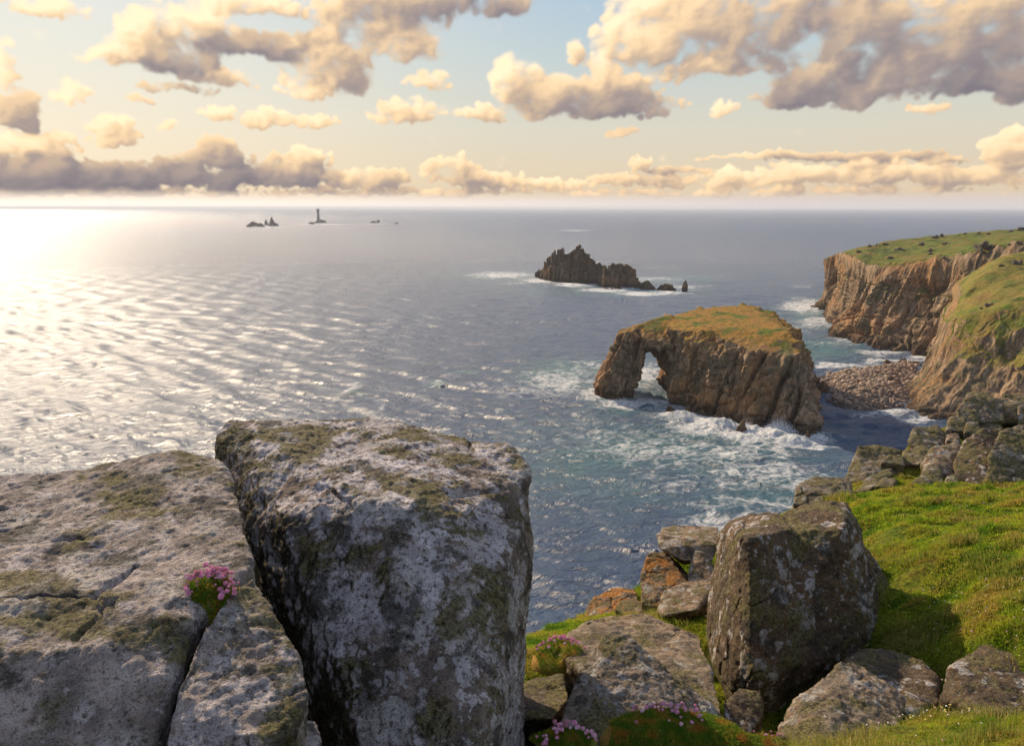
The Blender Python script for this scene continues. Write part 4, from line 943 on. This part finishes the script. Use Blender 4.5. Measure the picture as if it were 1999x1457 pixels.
boulder('boulder', [[(1690, 1068, 6.7), (1715, 1098, 6.6), (1745, 1150, 6.3), (1752, 1230, 5.85), (1742, 1276, 5.6), (1690, 1280, 5.6), (1680, 1120, 6.5)]], m_dark, 'narrow rock tucked behind the right side of the big upright boulder', .014, .5, 1., .8, 5, .3, off=23.)
boulder('boulder', [[(1283, 1045, 7.9), (1290, 1029, 8.3), (1345, 1027, 8.4), (1400, 1031, 8.3), (1410, 1060, 7.7), (1395, 1098, 7.5), (1330, 1096, 7.5), (1292, 1072, 7.6)]], m_warm, 'flat topped block perched on the orange lichen rock', .014, .5, .9, .8, 5, .15, sink=.02, off=25.)
boulder('boulder', [[(1250, 1120, 7.5), (1264, 1080, 7.8), (1300, 1075, 7.9), (1346, 1120, 7.6), (1340, 1155, 7.2), (1300, 1188, 7.0), (1252, 1182, 7.1)]], m_orange, 'block with bright orange lichen on its upper corner, left of the big upright boulder', .013, .5, 1., .8, 4, .3, off=27.)
boulder('boulder', [[(1342, 1138, 7.3), (1356, 1079, 7.6), (1372, 1080, 7.6), (1398, 1112, 7.5), (1400, 1145, 7.2)]], m_warm, 'small pointed stone wedged under the flat topped block', .012, .35, 1., .6, 3, .3, off=29.)
boulder('boulder', [[(1283, 1192, 6.6), (1296, 1162, 6.9), (1330, 1140, 7.1), (1396, 1128, 7.2), (1402, 1165, 6.9), (1360, 1192, 6.5), (1300, 1203, 6.4)]], m_warm, 'low pinkish grey rock beside the grass pocket below the orange lichen block', .012, .4, 1., .7, 5, .3, off=31.)
boulder('boulder', [[(1132, 1210, 7.7), (1150, 1177, 7.9), (1200, 1145, 8.3), (1240, 1150, 8.2), (1252, 1185, 7.6), (1180, 1222, 7.3)]], m_orange, 'mossy orange rock on the brink above the sea', .014, .5, 1.1, .9, 5, .3, off=33.)
boulder('boulder', [[(1200, 1190, 7.2), (1215, 1172, 7.4), (1245, 1170, 7.4), (1258, 1192, 7.1), (1230, 1205, 7.0)]], m_orange, 'small rust coloured rock at the left foot of the orange lichen block', .012, .3, 1., .6, 4, .3, off=35.)
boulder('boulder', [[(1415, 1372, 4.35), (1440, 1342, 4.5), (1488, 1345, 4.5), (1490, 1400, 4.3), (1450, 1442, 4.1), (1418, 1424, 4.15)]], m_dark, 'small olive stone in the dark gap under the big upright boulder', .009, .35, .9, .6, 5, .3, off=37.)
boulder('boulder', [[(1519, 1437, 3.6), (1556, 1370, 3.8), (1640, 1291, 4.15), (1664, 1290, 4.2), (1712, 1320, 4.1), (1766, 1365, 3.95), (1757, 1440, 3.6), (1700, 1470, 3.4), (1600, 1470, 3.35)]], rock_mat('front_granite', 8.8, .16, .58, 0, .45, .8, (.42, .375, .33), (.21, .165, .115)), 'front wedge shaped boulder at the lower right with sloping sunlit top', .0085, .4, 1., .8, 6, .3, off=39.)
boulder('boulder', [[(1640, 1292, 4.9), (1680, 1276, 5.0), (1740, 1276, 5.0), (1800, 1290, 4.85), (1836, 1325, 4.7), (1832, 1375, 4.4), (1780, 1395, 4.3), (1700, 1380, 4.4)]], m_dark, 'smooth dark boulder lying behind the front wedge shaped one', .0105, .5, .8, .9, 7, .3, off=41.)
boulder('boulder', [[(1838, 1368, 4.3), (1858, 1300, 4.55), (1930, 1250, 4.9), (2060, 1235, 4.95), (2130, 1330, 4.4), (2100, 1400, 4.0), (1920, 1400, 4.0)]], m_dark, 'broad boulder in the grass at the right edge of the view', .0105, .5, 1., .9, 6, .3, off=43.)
boulder('boulder', [[(1002, 1350, 4.3), (1030, 1328, 4.5), (1100, 1318, 4.5), (1112, 1365, 4.1), (1080, 1405, 3.9), (1000, 1405, 3.9)]], rock_mat('hollow_granite', 6.1, .05, .85, 0, .2, .8, (.35, .33, .30), (.10, .08, .055)), 'dark mossy ledge in the hollow between the largest boulder and the pointed rock', .010, .4, .9, .7, 6, .3, off=46.)
# ridge rocks
RG = [([(1546, 985, 10.4), (1553, 950, 10.8), (1590, 932, 11.2), (1655, 935, 11.2), (1666, 975, 10.6), (1650, 992, 10.3)], 'rounded block on the grass brink just behind the big upright boulder', 1.3, .9),
      ([(1650, 938, 12.9), (1674, 872, 13.6), (1702, 866, 13.8), (1762, 878, 13.6), (1752, 925, 13), (1690, 948, 12.6)], 'smooth hump backed boulder on the brink, olive brown, above the rounded block', 1.4, 1.),
      ([(1664, 968, 11.1), (1690, 932, 11.6), (1742, 912, 12.1), (1746, 928, 11.8), (1700, 955, 11.1)], 'low pale rock half buried in grass below the hump backed boulder', 1., .8),
      ([(1703, 990, 9.7), (1740, 958, 10.3), (1782, 953, 10.4), (1768, 972, 10), (1720, 995, 9.6)], 'thin pale slab lying in the grass slope', .5, .6),
      ([(1676, 1042, 8.5), (1684, 1013, 8.8), (1706, 1014, 8.8), (1714, 1040, 8.5)], 'little grey stone in grass touching the right edge of the upright boulder', .5, .6),
      ([(1864, 800, 16), (1885, 778, 16.4), (1905, 770, 16.6), (1958, 780, 16.4), (1962, 822, 15.8), (1878, 828, 15.6)], 'big pale block crowning the rock pile at the upper right', 1.4, 1.1),
      ([(1884, 779, 16.6), (1888, 767, 17), (1930, 767, 17), (1946, 779, 16.7)], 'thin cap slab lying on top of the crowning block', .8, .7),
      ([(1946, 792, 17.2), (1960, 772, 17.8), (2060, 776, 17.8), (2060, 830, 16.6), (1962, 828, 16.8)], 'layered ledge behind the crowning block at the right edge', 1.4, 1.1),
      ([(1985, 835, 16), (1988, 792, 16.4), (2060, 790, 16.4), (2060, 840, 16)], 'small block at the right edge in front of the layered ledge', .8, .8),
      ([(1846, 842, 15.3), (1856, 815, 15.8), (1884, 815, 15.8), (1888, 842, 15.3)], 'small squarish stone under the left end of the crowning block', .7, .7),
      ([(1882, 842, 15.2), (1885, 824, 15.5), (1912, 822, 15.5), (1918, 842, 15.2), (1900, 850, 15.1)], 'round stone directly under the crowning block', .6, .6),
      ([(1776, 862, 14.6), (1786, 835, 15.1), (1830, 828, 15.3), (1852, 848, 15), (1840, 878, 14.4), (1798, 878, 14.3)], 'knobbly grey boulder over the sea at the left shoulder of the pile', 1.2, .9),
      ([(1754, 908, 13.7), (1764, 878, 14.2), (1800, 866, 14.4), (1826, 884, 14), (1810, 908, 13.5)], 'mossy low boulder below the knobbly grey one', 1., .9),
      ([(1798, 910, 13), (1822, 875, 13.4), (1868, 865, 13.5), (1880, 880, 13.3), (1862, 930, 12.6), (1830, 925, 12.6)], 'pale jointed rock left of the dark leaning slab', .9, .8),
      ([(1796, 935, 12.3), (1812, 905, 12.7), (1840, 920, 12.5), (1842, 945, 12.1), (1815, 950, 12)], 'low pale stone at the foot of the jointed rock', .6, .6),
      ([(1862, 905, 12.7), (1880, 862, 13.2), (1920, 838, 13.4), (1962, 834, 13.5), (1950, 890, 12.8), (1928, 945, 12.1), (1900, 950, 12.1), (1872, 930, 12.4)], 'dark leaning slab in the rock pile with a mossy top', .8, .9),
      ([(1926, 948, 12), (1928, 890, 12.5), (1952, 845, 13), (1990, 828, 13.2), (2080, 830, 13.2), (2080, 945, 12), (1980, 940, 12)], 'large pale boulder at the right edge beside the dark leaning slab', 1.2, 1.),
      ([(1838, 955, 11.8), (1846, 930, 12.1), (1868, 922, 12.2), (1876, 950, 11.8)], 'small pinkish stone under the dark leaning slab', .4, .5),
      ([(1826, 905, 13.4), (1838, 880, 13.8), (1866, 874, 13.9), (1880, 892, 13.6), (1868, 915, 13.2), (1838, 920, 13.1)], 'angular pale stone filling the gap left of the leaning slab', .7, .7),
      ([(1720, 905, 13.0), (1736, 888, 13.4), (1762, 890, 13.4), (1768, 908, 13.0)], 'low stone on the brink between the hump backed boulder and the pile', .8, .7),
      ([(1905, 842, 15.6), (1918, 822, 15.9), (1950, 826, 15.9), (1956, 846, 15.4)], 'flat grey stone between the crowning block and the leaning slab', .8, .7),
      ([(1782, 942, 11.8), (1800, 925, 12.1), (1822, 938, 11.9), (1812, 956, 11.6)], 'small pale stone half sunk in turf below the jointed rock', .5, .5),
      ([(1700, 952, 11.2), (1722, 934, 11.5), (1752, 932, 11.5), (1748, 950, 11.2)], 'weathered flat stone in the turf right of the low pale rock', .5, .6),
      ([(1845, 862, 14.6), (1850, 848, 14.8), (1872, 846, 14.8), (1874, 864, 14.5)], 'small mossy stone in the grass between the knobbly boulder and the leaning slab', .4, .5)]
for i, (f, lb, dp_, lo) in enumerate(RG):
    boulder('boulder', [f], [m_ridge, m_ridge, m_ridge, m_warm, m_ridge][i % 5] if i != 15 else m_dark, lb, .024, dp_, 1., lo*1.5, 3, .25, off=50.+i*3)
print('boulders', time.time()-T0, len(BOULD))

# ------------------------------------------------------------------ turf: blades of grass
dg = bpy.context.evaluated_depsgraph_get()
m_blade, g, b = material('grass_blade')
ac = g.n('ShaderNodeAttribute', attribute_name='tint').outputs['Color']
g.put(b.inputs['Base Color'], ac); b.inputs['Roughness'].default_value = .7; b.inputs['Specular IOR Level'].default_value = .15
b.inputs['Transmission Weight'].default_value = 0
# leaves let light through
tr = g.n('ShaderNodeBsdfTranslucent'); g.put(tr.inputs[0], ac); ms = g.n('ShaderNodeMixShader'); ms.inputs[0].default_value = .4
g.nt.links.new(b.outputs[0], ms.inputs[1]); g.nt.links.new(tr.outputs[0], ms.inputs[2]); g.nt.links.new(ms.outputs[0], g.nt.nodes['Material Output'].inputs[0])
def blades(name, x, y, z, hgt, wid, lean, col, mat):
    n = len(x); a = RNG.uniform(0, 6.283, n); wx = np.cos(a)*wid/2; wy = np.sin(a)*wid/2
    V_ = np.empty((n, 5, 3), np.float32)
    base = np.stack([x, y, z], 1)
    wv2 = np.stack([wx, wy, wx*0], 1)
    midp = base + np.stack([lean[:, 0]*hgt*.25, lean[:, 1]*hgt*.25, hgt*.55], 1)
    tip = base + np.stack([lean[:, 0]*hgt*.95, lean[:, 1]*hgt*.95, hgt*(1-.35*np.hypot(lean[:, 0], lean[:, 1]))], 1)
    V_[:, 0] = base - wv2; V_[:, 1] = base + wv2; V_[:, 2] = midp + wv2*.75; V_[:, 3] = midp - wv2*.75; V_[:, 4] = tip
    i0 = np.arange(n)*5
    me = bpy.data.meshes.new(name)
    loops = np.stack([i0, i0+1, i0+2, i0+3, i0+3, i0+2, i0+4], 1).ravel().astype(np.int32)
    me.vertices.add(n*5); me.vertices.foreach_set('co', V_.ravel()); me.loops.add(len(loops)); me.loops.foreach_set('vertex_index', loops)
    me.polygons.add(2*n); ls = (np.arange(n)[:, None]*7 + np.array([0, 4])).ravel().astype(np.int32); lt = np.tile([4, 3], n).astype(np.int32)
    me.polygons.foreach_set('loop_start', ls); me.polygons.foreach_set('loop_total', lt); me.update(calc_edges=True)
    ca = me.color_attributes.new('tint', 'FLOAT_COLOR', 'POINT'); cc = np.ones((n, 5, 4), np.float32); cc[:, :, :3] = col[:, None, :]
    ca.data.foreach_set('color', cc.ravel())
    return link(name, me, mat)
n_try = 620000
az_ = np.radians(RNG.uniform(1, 37, n_try)); rr_ = np.exp(RNG.uniform(np.log(2.4), np.log(21), n_try))
x = rr_*np.sin(az_); y = rr_*np.cos(az_)
ins = inpoly(x, y, LANDP) & ~(hollow(x, y) & (RNG.random(len(x)) > .06)) & ~(fbm(np.stack([x*1.9, y*2.6, x*0], 1), 4, 131.) > .42); x, y, rr_ = x[ins], y[ins], rr_[ins]
q_ = np.stack([x, y, x*0], 1)
q2_ = np.stack([x*.80 + y*.6, (y*.8 - x*.6)*2.3, x*0], 1); tuft = fbm(q2_*2.2, 3, 31.)
tone = .55*fbm(q_*np.array([.7, 1.1, 1]), 3, 71.) + .75*fbm(q2_*1.5, 3, 5.); tone2 = fbm(q_*9, 2, 91.)
z = ground(x, y) - .004
hgt = (.018 + .06*np.clip(tuft, 0, 1) + .01*RNG.random(len(x)))*(.7+.6*RNG.random(len(x)))*np.clip(rr_/6, .75, 1.6)
wid = np.clip(rr_*.0009, .002, .014)*(.7+.6*RNG.random(len(x)))
lean = np.stack([-.55 + RNG.normal(size=len(x))*.45, -.35 + RNG.normal(size=len(x))*.45], 1)
tt = np.clip(.47 + tone*1.0 + tone2*.25 + RNG.normal(size=len(x))*.12, 0, 1)[:, None]
cg = np.array([.10, .215, .012]); cy_ = np.array([.36, .43, .026]); cb = np.array([.42, .31, .06])
col = np.where(tt < .5, cg + (cy_-cg)*tt*2, cy_ + (cb-cy_)*(tt-.5)*2)*RNG.uniform(.75, 1.25, (len(x), 1))
# straw coloured tussocks combed down the slope
nt_ = 420; ta = np.radians(RNG.uniform(8, 36, nt_)); tr_ = np.exp(RNG.uniform(np.log(3.2), np.log(17), nt_)); tx = tr_*np.sin(ta); ty = tr_*np.cos(ta)
ok_ = inpoly(tx, ty, LANDP) & (pdist(tx, ty, LANDP) > .25) & ~hollow(tx, ty); tx, ty, tr_ = tx[ok_], ty[ok_], tr_[ok_]
nb_ = 110; ti = np.repeat(np.arange(len(tx)), nb_); trd = (.05+.11*RNG.random(len(tx)))[ti]; th_ = RNG.uniform(0, 6.283, len(ti)); tq = RNG.random(len(ti))**.7
bx_ = tx[ti] + np.cos(th_)*tq*trd*1.3; by_ = ty[ti] + np.sin(th_)*tq*trd*.8; bz_ = ground(bx_, by_) - .004
bh = trd*(.75+.6*RNG.random(len(ti)))*(1.15-.6*tq); bl = np.stack([-.55+np.cos(th_)*tq*.6+RNG.normal(size=len(ti))*.2, -.35+np.sin(th_)*tq*.6+RNG.normal(size=len(ti))*.2], 1)
bt = np.clip(RNG.normal(size=(len(ti), 1))*.25 + (.25+.5*RNG.random(len(tx)))[ti][:, None], 0, 1)
bcol = (np.array([.13, .22, .015])*(1-bt) + np.array([.46, .34, .10])*bt)*RNG.uniform(.7, 1.2, (len(ti), 1))
x = np.concatenate([x, bx_]); y = np.concatenate([y, by_]); z = np.concatenate([z, bz_]); hgt = np.concatenate([hgt, bh]); wid = np.concatenate([wid, np.clip(tr_*.0008, .002, .01)[ti]]); lean = np.concatenate([lean, bl]); col = np.concatenate([col, bcol])
gr = blades('grass', x, y, z, hgt, wid, lean, col, m_blade); tag(gr, 'short windswept green and golden turf on the slope at the right', 'grass', kind='stuff')
print('grass', len(x), time.time()-T0)

# ------------------------------------------------------------------ thrift
def head_mesh(name, r, stem, seed):
    rg_ = np.random.default_rng(seed); V_ = []; F_ = []; n_ = 46
    for i in range(n_):
        ph = math.acos(1 - 1.55*(i+.5)/n_); th = i*2.39996; d_ = np.array([math.sin(ph)*math.cos(th), math.sin(ph)*math.sin(th), math.cos(ph)])
        t1 = np.cross(d_, [0, 0, 1.01]); t1 /= np.linalg.norm(t1); t2 = np.cross(d_, t1); w_ = r*.26*(.8+.4*rg_.random()); tw = rg_.random()*3
        u = t1*math.cos(tw) + t2*math.sin(tw); v = np.cross(d_, u); R_ = r*(.86+.22*rg_.random()); b0 = len(V_)
        V_ += [d_*R_*.72, d_*R_ + u*w_, d_*R_*1.1 + v*w_*.9, d_*R_ - u*w_, d_*R_*.98 - v*w_]
        F_ += [(b0, b0+1, b0+2), (b0, b0+2, b0+3), (b0, b0+3, b0+4), (b0, b0+4, b0+1)]
    mi = [0]*len(F_)
    b0 = len(V_)          # inner ball and stem
    for zz, rr2 in ((-.55*r, .3*r), (-.2*r, .62*r), (.35*r, .6*r), (.62*r, .2*r)):
        for k in range(6): V_.append(np.array([rr2*math.cos(k*1.047), rr2*math.sin(k*1.047), zz]))
    for q2 in range(3):
        for k in range(6): F_.append((b0+q2*6+k, b0+q2*6+(k+1) % 6, b0+q2*6+6+(k+1) % 6, b0+q2*6+6+k)); mi.append(0)
    b0 = len(V_)
    for zz in (-.4*r, -stem):
        for k in range(4): V_.append(np.array([.07*r*math.cos(k*1.57), .07*r*math.sin(k*1.57), zz]))
    for k in range(4): F_.append((b0+k, b0+(k+1) % 4, b0+4+(k+1) % 4, b0+4+k)); mi.append(1)
    me = bpy.data.meshes.new(name); me.from_pydata([tuple(q2) for q2 in V_], [], F_); me.update(); me.polygons.foreach_set('material_index', mi); return me
def pink(name, c1, c2):
    m, g, b = material(name); tc = g.n('ShaderNodeTexCoord').outputs['Object']; oi = g.n('ShaderNodeObjectInfo').outputs['Random']
    c_ = g.mix(g.ss(g.noise(tc, 160, 3), .35, .65), c1, c2); c_ = g.mix(g.ss(oi, .80, .9, 0, .7), c_, (.50, .24, .16)); c_ = g.mix(g.ss(oi, .30, .10, 0, .6), c_, (.93, .74, .80))
    g.put(b.inputs['Base Color'], c_); b.inputs['Roughness'].default_value = .7
    tr = g.n('ShaderNodeBsdfTranslucent'); g.put(tr.inputs[0], c_); ms = g.n('ShaderNodeMixShader'); ms.inputs[0].default_value = .1
    g.nt.links.new(b.outputs[0], ms.inputs[1]); g.nt.links.new(tr.outputs[0], ms.inputs[2]); g.nt.links.new(ms.outputs[0], g.nt.nodes['Material Output'].inputs[0]); return m
m_pink = pink('thrift_pink', (.76, .25, .46), (.95, .60, .74)); m_stem = plain('thrift_stem', (.12, .12, .03), .8)
HM = []
for k in range(4):
    h_ = head_mesh('flower', .0092, .050, k); h_.materials.append(m_pink); h_.materials.append(m_stem); HM.append(h_)
m_cush, g, b = material('cushion_moss'); tc = g.n('ShaderNodeNewGeometry').outputs['Position']
g.put(b.inputs['Base Color'], g.ramp(g.noise(tc, 9, 6, .6), [(.35, (.09, .11, .012)), (.46, (.22, .21, .02)), (.56, (.36, .22, .025)), (.68, (.40, .15, .03))])); b.inputs['Roughness'].default_value = .95
g.put(b.inputs['Normal'], g.bump(g.noise(tc, 60, 5, .7), 1., .03))
SURF = {}
def all_tree():
    objs = [o for o in COL.objects if o.type == 'MESH' and o.name.split('.')[0] in ('boulder', 'ground')]
    trees = []
    for o in objs:
        trees.append((BVHTree.FromObject(o, dg), o.matrix_world.translation.copy() if o.name != 'ground' else Vector((0, 0, 0)), Vector(o.location)))
    return trees
bpy.context.view_layer.update(); dg = bpy.context.evaluated_depsgraph_get(); TREES = all_tree()
def cast(o_, d_):
    best = None
    for t_, _, loc in TREES:
        h_ = t_.ray_cast(Vector(o_) - loc, Vector(d_))
        if h_[0] is not None and (best is None or h_[3] < best[1]): best = (h_[0] + loc, h_[3], h_[1])
    return best
def surf_px(px, py): 
    h_ = cast((0, 0, CAMZ), Vector(ray(px, py)).normalized()); return None if h_ is None else np.array(h_[0])
def thrift(px, py, wpx, hpx, nfl, label, heads_px=None, nleaf=2500, headscale=1., brown=.3, Y=None):
    c = surf_px(px, py) if Y is None else P(px, py, Y)
    if c is None: return
    k = c[1]/F; rx = wpx/2*k; ry = max(hpx/2*k*1.6, rx*.45); 
    root = empty('thrift_clump', c); tag(root, label, 'flowers')
    # cushion: dome of tiny leaves over a mossy core
    u = RNG.random(nleaf)**.5; th = RNG.uniform(0, 6.283, nleaf); x = np.cos(th)*u*rx*(1+.18*np.sin(3*th+px)); y = np.sin(th)*u*ry
    zz = []
    for i in range(0, 64):
        pass
    h0 = cast((c[0], c[1], c[2]+.5), (0, 0, -1)); 
    # ground height sampled on a coarse lattice below the clump
    lat = 9; hx = np.linspace(-1, 1, lat); Hh = np.zeros((lat, lat))
    for i, a in enumerate(hx):
        for j, b_ in enumerate(hx):
            h_ = cast((c[0]+a*rx, c[1]+b_*ry, c[2]+.25), (0, 0, -1)); Hh[i, j] = max(-.05, min(.06, (h_[0][2]-c[2]) if h_ else -.05)) if Y is None else 0
    def gh(x, y):
        a = np.clip((x/rx+1)/2*(lat-1), 0, lat-1.001); b_ = np.clip((y/ry+1)/2*(lat-1), 0, lat-1.001); i = a.astype(int); j = b_.astype(int); fa = a-i; fb = b_-j
        return Hh[i, j]*(1-fa)*(1-fb) + Hh[i+1, j]*fa*(1-fb) + Hh[i, j+1]*(1-fa)*fb + Hh[i+1, j+1]*fa*fb
    dome = lambda x, y: np.clip(1-(x/rx)**2-(y/ry)**2, 0, 1)**.5*min(rx, ry)*(.32 if Y is None else .42)
    gr_, gt_ = np.meshgrid(np.linspace(.01, 1.02, 30), np.linspace(0, 2*math.pi, 49), indexing='ij'); gxr, gyr = (gr_*np.cos(gt_)*rx).ravel(), (gr_*np.sin(gt_)*ry).ravel()
    gz_ = gh(gxr, gyr) + dome(gxr, gyr)*(1+.35*fbm(np.stack([gxr*22, gyr*22, gxr*0+px], 1), 3)) - .012
    gz_ = np.where((gxr/rx)**2+(gyr/ry)**2 > .98, gz_-(.025 if Y is None else .3), gz_)
    me = mesh_np('cushion', np.stack([gxr, gyr, gz_], 1), grid_faces(30, 49))
    if get_n(me)[:, 2].mean() < 0: me.flip_normals()
    link('cushion', me, m_cush, root)
    z = gh(x, y) + dome(x, y) - .006
    tn_ = fbm(np.stack([x*14, y*14, x*0+px], 1), 3)[:, None]*1.1 + RNG.normal(size=(nleaf, 1))*.25 + brown
    col = np.where(tn_ < .35, np.array([.12, .21, .015]), np.where(tn_ < .7, np.array([.34, .32, .03]), np.array([.42, .18, .03])))*RNG.uniform(.6, 1.3, (nleaf, 1))
    lv = blades('leaves', x, y, z, RNG.uniform(.010, .024, nleaf), np.full(nleaf, .0022), RNG.normal(size=(nleaf, 2))*.5, col, m_blade); lv.parent = root
    # flowers
    for i in range(nfl):
        if heads_px:
            a, b_, sx, sy = heads_px[i % len(heads_px)]; fx = (a - px + RNG.normal()*sx)*k; fy = -(b_ - py + RNG.normal()*sy)*k*(1.7 if Y is None else 1.9) - (0 if Y is None else ry*.35)
        else:
            uu = RNG.random()**.5; t_ = RNG.uniform(0, 6.283); fx = math.cos(t_)*uu*rx*.95; fy = math.sin(t_)*uu*ry*.95
        fx_ = float(np.clip(fx, -rx*1.05, rx*1.05)); fy_ = float(np.clip(fy, -ry*1.05, ry*1.05))
        zf = float(gh(np.array([fx_]), np.array([fy_]))[0] + dome(np.array([fx_]), np.array([fy_]))[0]) + .022 + .018*RNG.random()
        o = bpy.data.objects.new('flower', HM[i % 4]); COL.objects.link(o); o.parent = root; s_ = headscale*(.5+.8*RNG.random())
        o.location = (fx_, fy_, zf); o.scale = (s_, s_, s_); o.rotation_euler = (RNG.normal()*.3, RNG.normal()*.3, RNG.random()*6.28)
    return root
thrift(414, 1158, 104, 62, 70, 'pink thrift clump growing in the crack on the flat left boulder', [(385, 1172, 9, 7), (378, 1160, 9, 5), (400, 1140, 9, 8), (412, 1128, 8, 7), (425, 1112, 6, 4), (420, 1150, 10, 8), (450, 1148, 8, 6), (440, 1172, 10, 5), (458, 1165, 6, 4)], 2600, .82, .25)
thrift(1105, 1447, 140, 44, 42, 'deep pink thrift at the bottom edge left of the mossy bank', [(1060, 1450, 10, 4), (1085, 1425, 8, 7), (1110, 1425, 8, 6), (1083, 1440, 8, 4), (1158, 1443, 9, 6), (1130, 1440, 14, 5)], 3600, 1.0, .1, Y=3.0)
thrift(1315, 1448, 330, 120, 60, 'broad mossy bank with pink thrift at the foot of the pointed rock', [(1300, 1392, 10, 4), (1320, 1400, 18, 5), (1350, 1392, 12, 4), (1282, 1380, 6, 4), (1340, 1410, 30, 8), (1250, 1398, 14, 5), (1370, 1420, 10, 8), (1300, 1425, 40, 8)], 30000, .8, .22, Y=3.15)
thrift(1088, 1275, 110, 62, 46, 'pink thrift on a green cushion between the largest boulder and the sloping slab', [(1090, 1255, 12, 4), (1110, 1262, 14, 4), (1080, 1248, 12, 4), (1100, 1280, 20, 8), (1060, 1262, 10, 5)], 3500, 1.0, .15)
thrift(1480, 1455, 130, 26, 14, 'low mossy tuft with a few pale thrift heads at the bottom edge', None, 2500, .6, .4, Y=3.25)
# wild flowers dotted over the turf, far too many and too small to count
nf = 420; V_ = []; F_ = []; cl_ = []
k = 0
cen = [(P(px, py, Y)[:2], s_) for px, py, Y, s_ in [(1960, 1160, 5.5, .45), (1800, 1180, 5.6, .5), (1900, 1200, 5.2, .6), (1880, 1060, 6.8, .9), (1850, 1120, 6.2, .9), (1980, 950, 8.6, .5), (1780, 1420, 3.5, .25), (1900, 1240, 5.0, .4)]]
fx = []; 
for i in range(nf):
    c_, s_ = cen[i % len(cen)]; fx.append((c_[0]+RNG.normal()*s_, c_[1]+RNG.normal()*s_))
fx = np.array(fx); fz = ground(fx[:, 0], fx[:, 1])
tv_, tf_ = ico_template(1, 1., (1, 1, .5)); nv = len(tv_)
Vf = np.concatenate([tv_*(.0035 + .0035*RNG.random()) + np.array([fx[i, 0], fx[i, 1], fz[i]+.045+.02*RNG.random()]) for i in range(nf)]); Ff = np.concatenate([tf_+i*nv for i in range(nf)])
me = mesh_np('small_flowers', Vf, Ff); attr(me, 'shade', np.repeat(RNG.random(nf), nv))
m, g, b = material('small_petals'); g.put(b.inputs['Base Color'], g.ramp(g.attr('shade'), [(0, (.62, .58, .50)), (.3, (.62, .36, .42)), (.6, (.60, .50, .10)), (1, (.55, .25, .38))], 'CONSTANT')); b.inputs['Roughness'].default_value = .8
tag(link('small_flowers', me, m), 'tiny white, pink and yellow flowers dotted over the grassy slope', 'flowers', kind='stuff')
print('flowers', time.time()-T0)

#@@HAZE
# ------------------------------------------------------------------ surf thrown up at the foot of the arch rock
nsp = 2600; sp = []
for (px_, py_, w_, h_, n_) in [(1522, 846, 34, 26, 2600), (1460, 842, 14, 16, 700), (1400, 832, 44, 13, 900), (1340, 812, 30, 8, 300), (1215, 786, 26, 6, 200), (1180, 566, 20, 7, 150), (1600, 858, 20, 6, 150), (1160, 560, 14, 5, 100)]:
    c = S(px_, py_); k = c[1]/F
    for i in range(n_):
        a = RNG.normal()*.45; hh = abs(RNG.normal())*.5*(math.exp(-a*a*1.5)); sp.append((c[0]+a*w_*k, c[1]+RNG.normal()*1.2+.5, .3+hh*h_*k, .05+.11*RNG.random()*(1-min(hh, .8))))
tv_, tf_ = ico_template(1, 5., (1, 1, .8)); nv = len(tv_)
Vs = np.concatenate([tv_*q2[3] + np.array(q2[:3]) for q2 in sp]); Fs = np.concatenate([tf_+i*nv for i in range(len(sp))])
me = mesh_np('spray', Vs, Fs); tag(link('spray', me, plain('white_water', (.85, .86, .87), .9)), 'white spray thrown up where the swell meets the rocks', 'spray', kind='stuff')

hz_ = bbox('haze', 0, 0, 0, 1, 1, 1, None, None); hz_.data.materials.clear()
zt = 66.; zb_ = -9.
hz_.location = (0, 0, (zt+zb_)/2); hz_.scale = (64000, 64000, zt-zb_)
m = bpy.data.materials.new('haze'); m.use_nodes = True; nt = m.node_tree; nt.nodes.clear(); o_ = nt.nodes.new('ShaderNodeOutputMaterial'); pv = nt.nodes.new('ShaderNodeVolumePrincipled')
pv.inputs['Color'].default_value = (.84, .90, 1.0, 1); pv.inputs['Density'].default_value = .00008; pv.inputs['Anisotropy'].default_value = .1
nt.links.new(pv.outputs[0], o_.inputs['Volume']); m.cycles.homogeneous_volume = True if hasattr(m.cycles, 'homogeneous_volume') else None
hz_.data.materials.append(m); tag(hz_, 'pale sea haze thickening towards the horizon', 'haze', kind='stuff')
print('done', time.time()-T0)
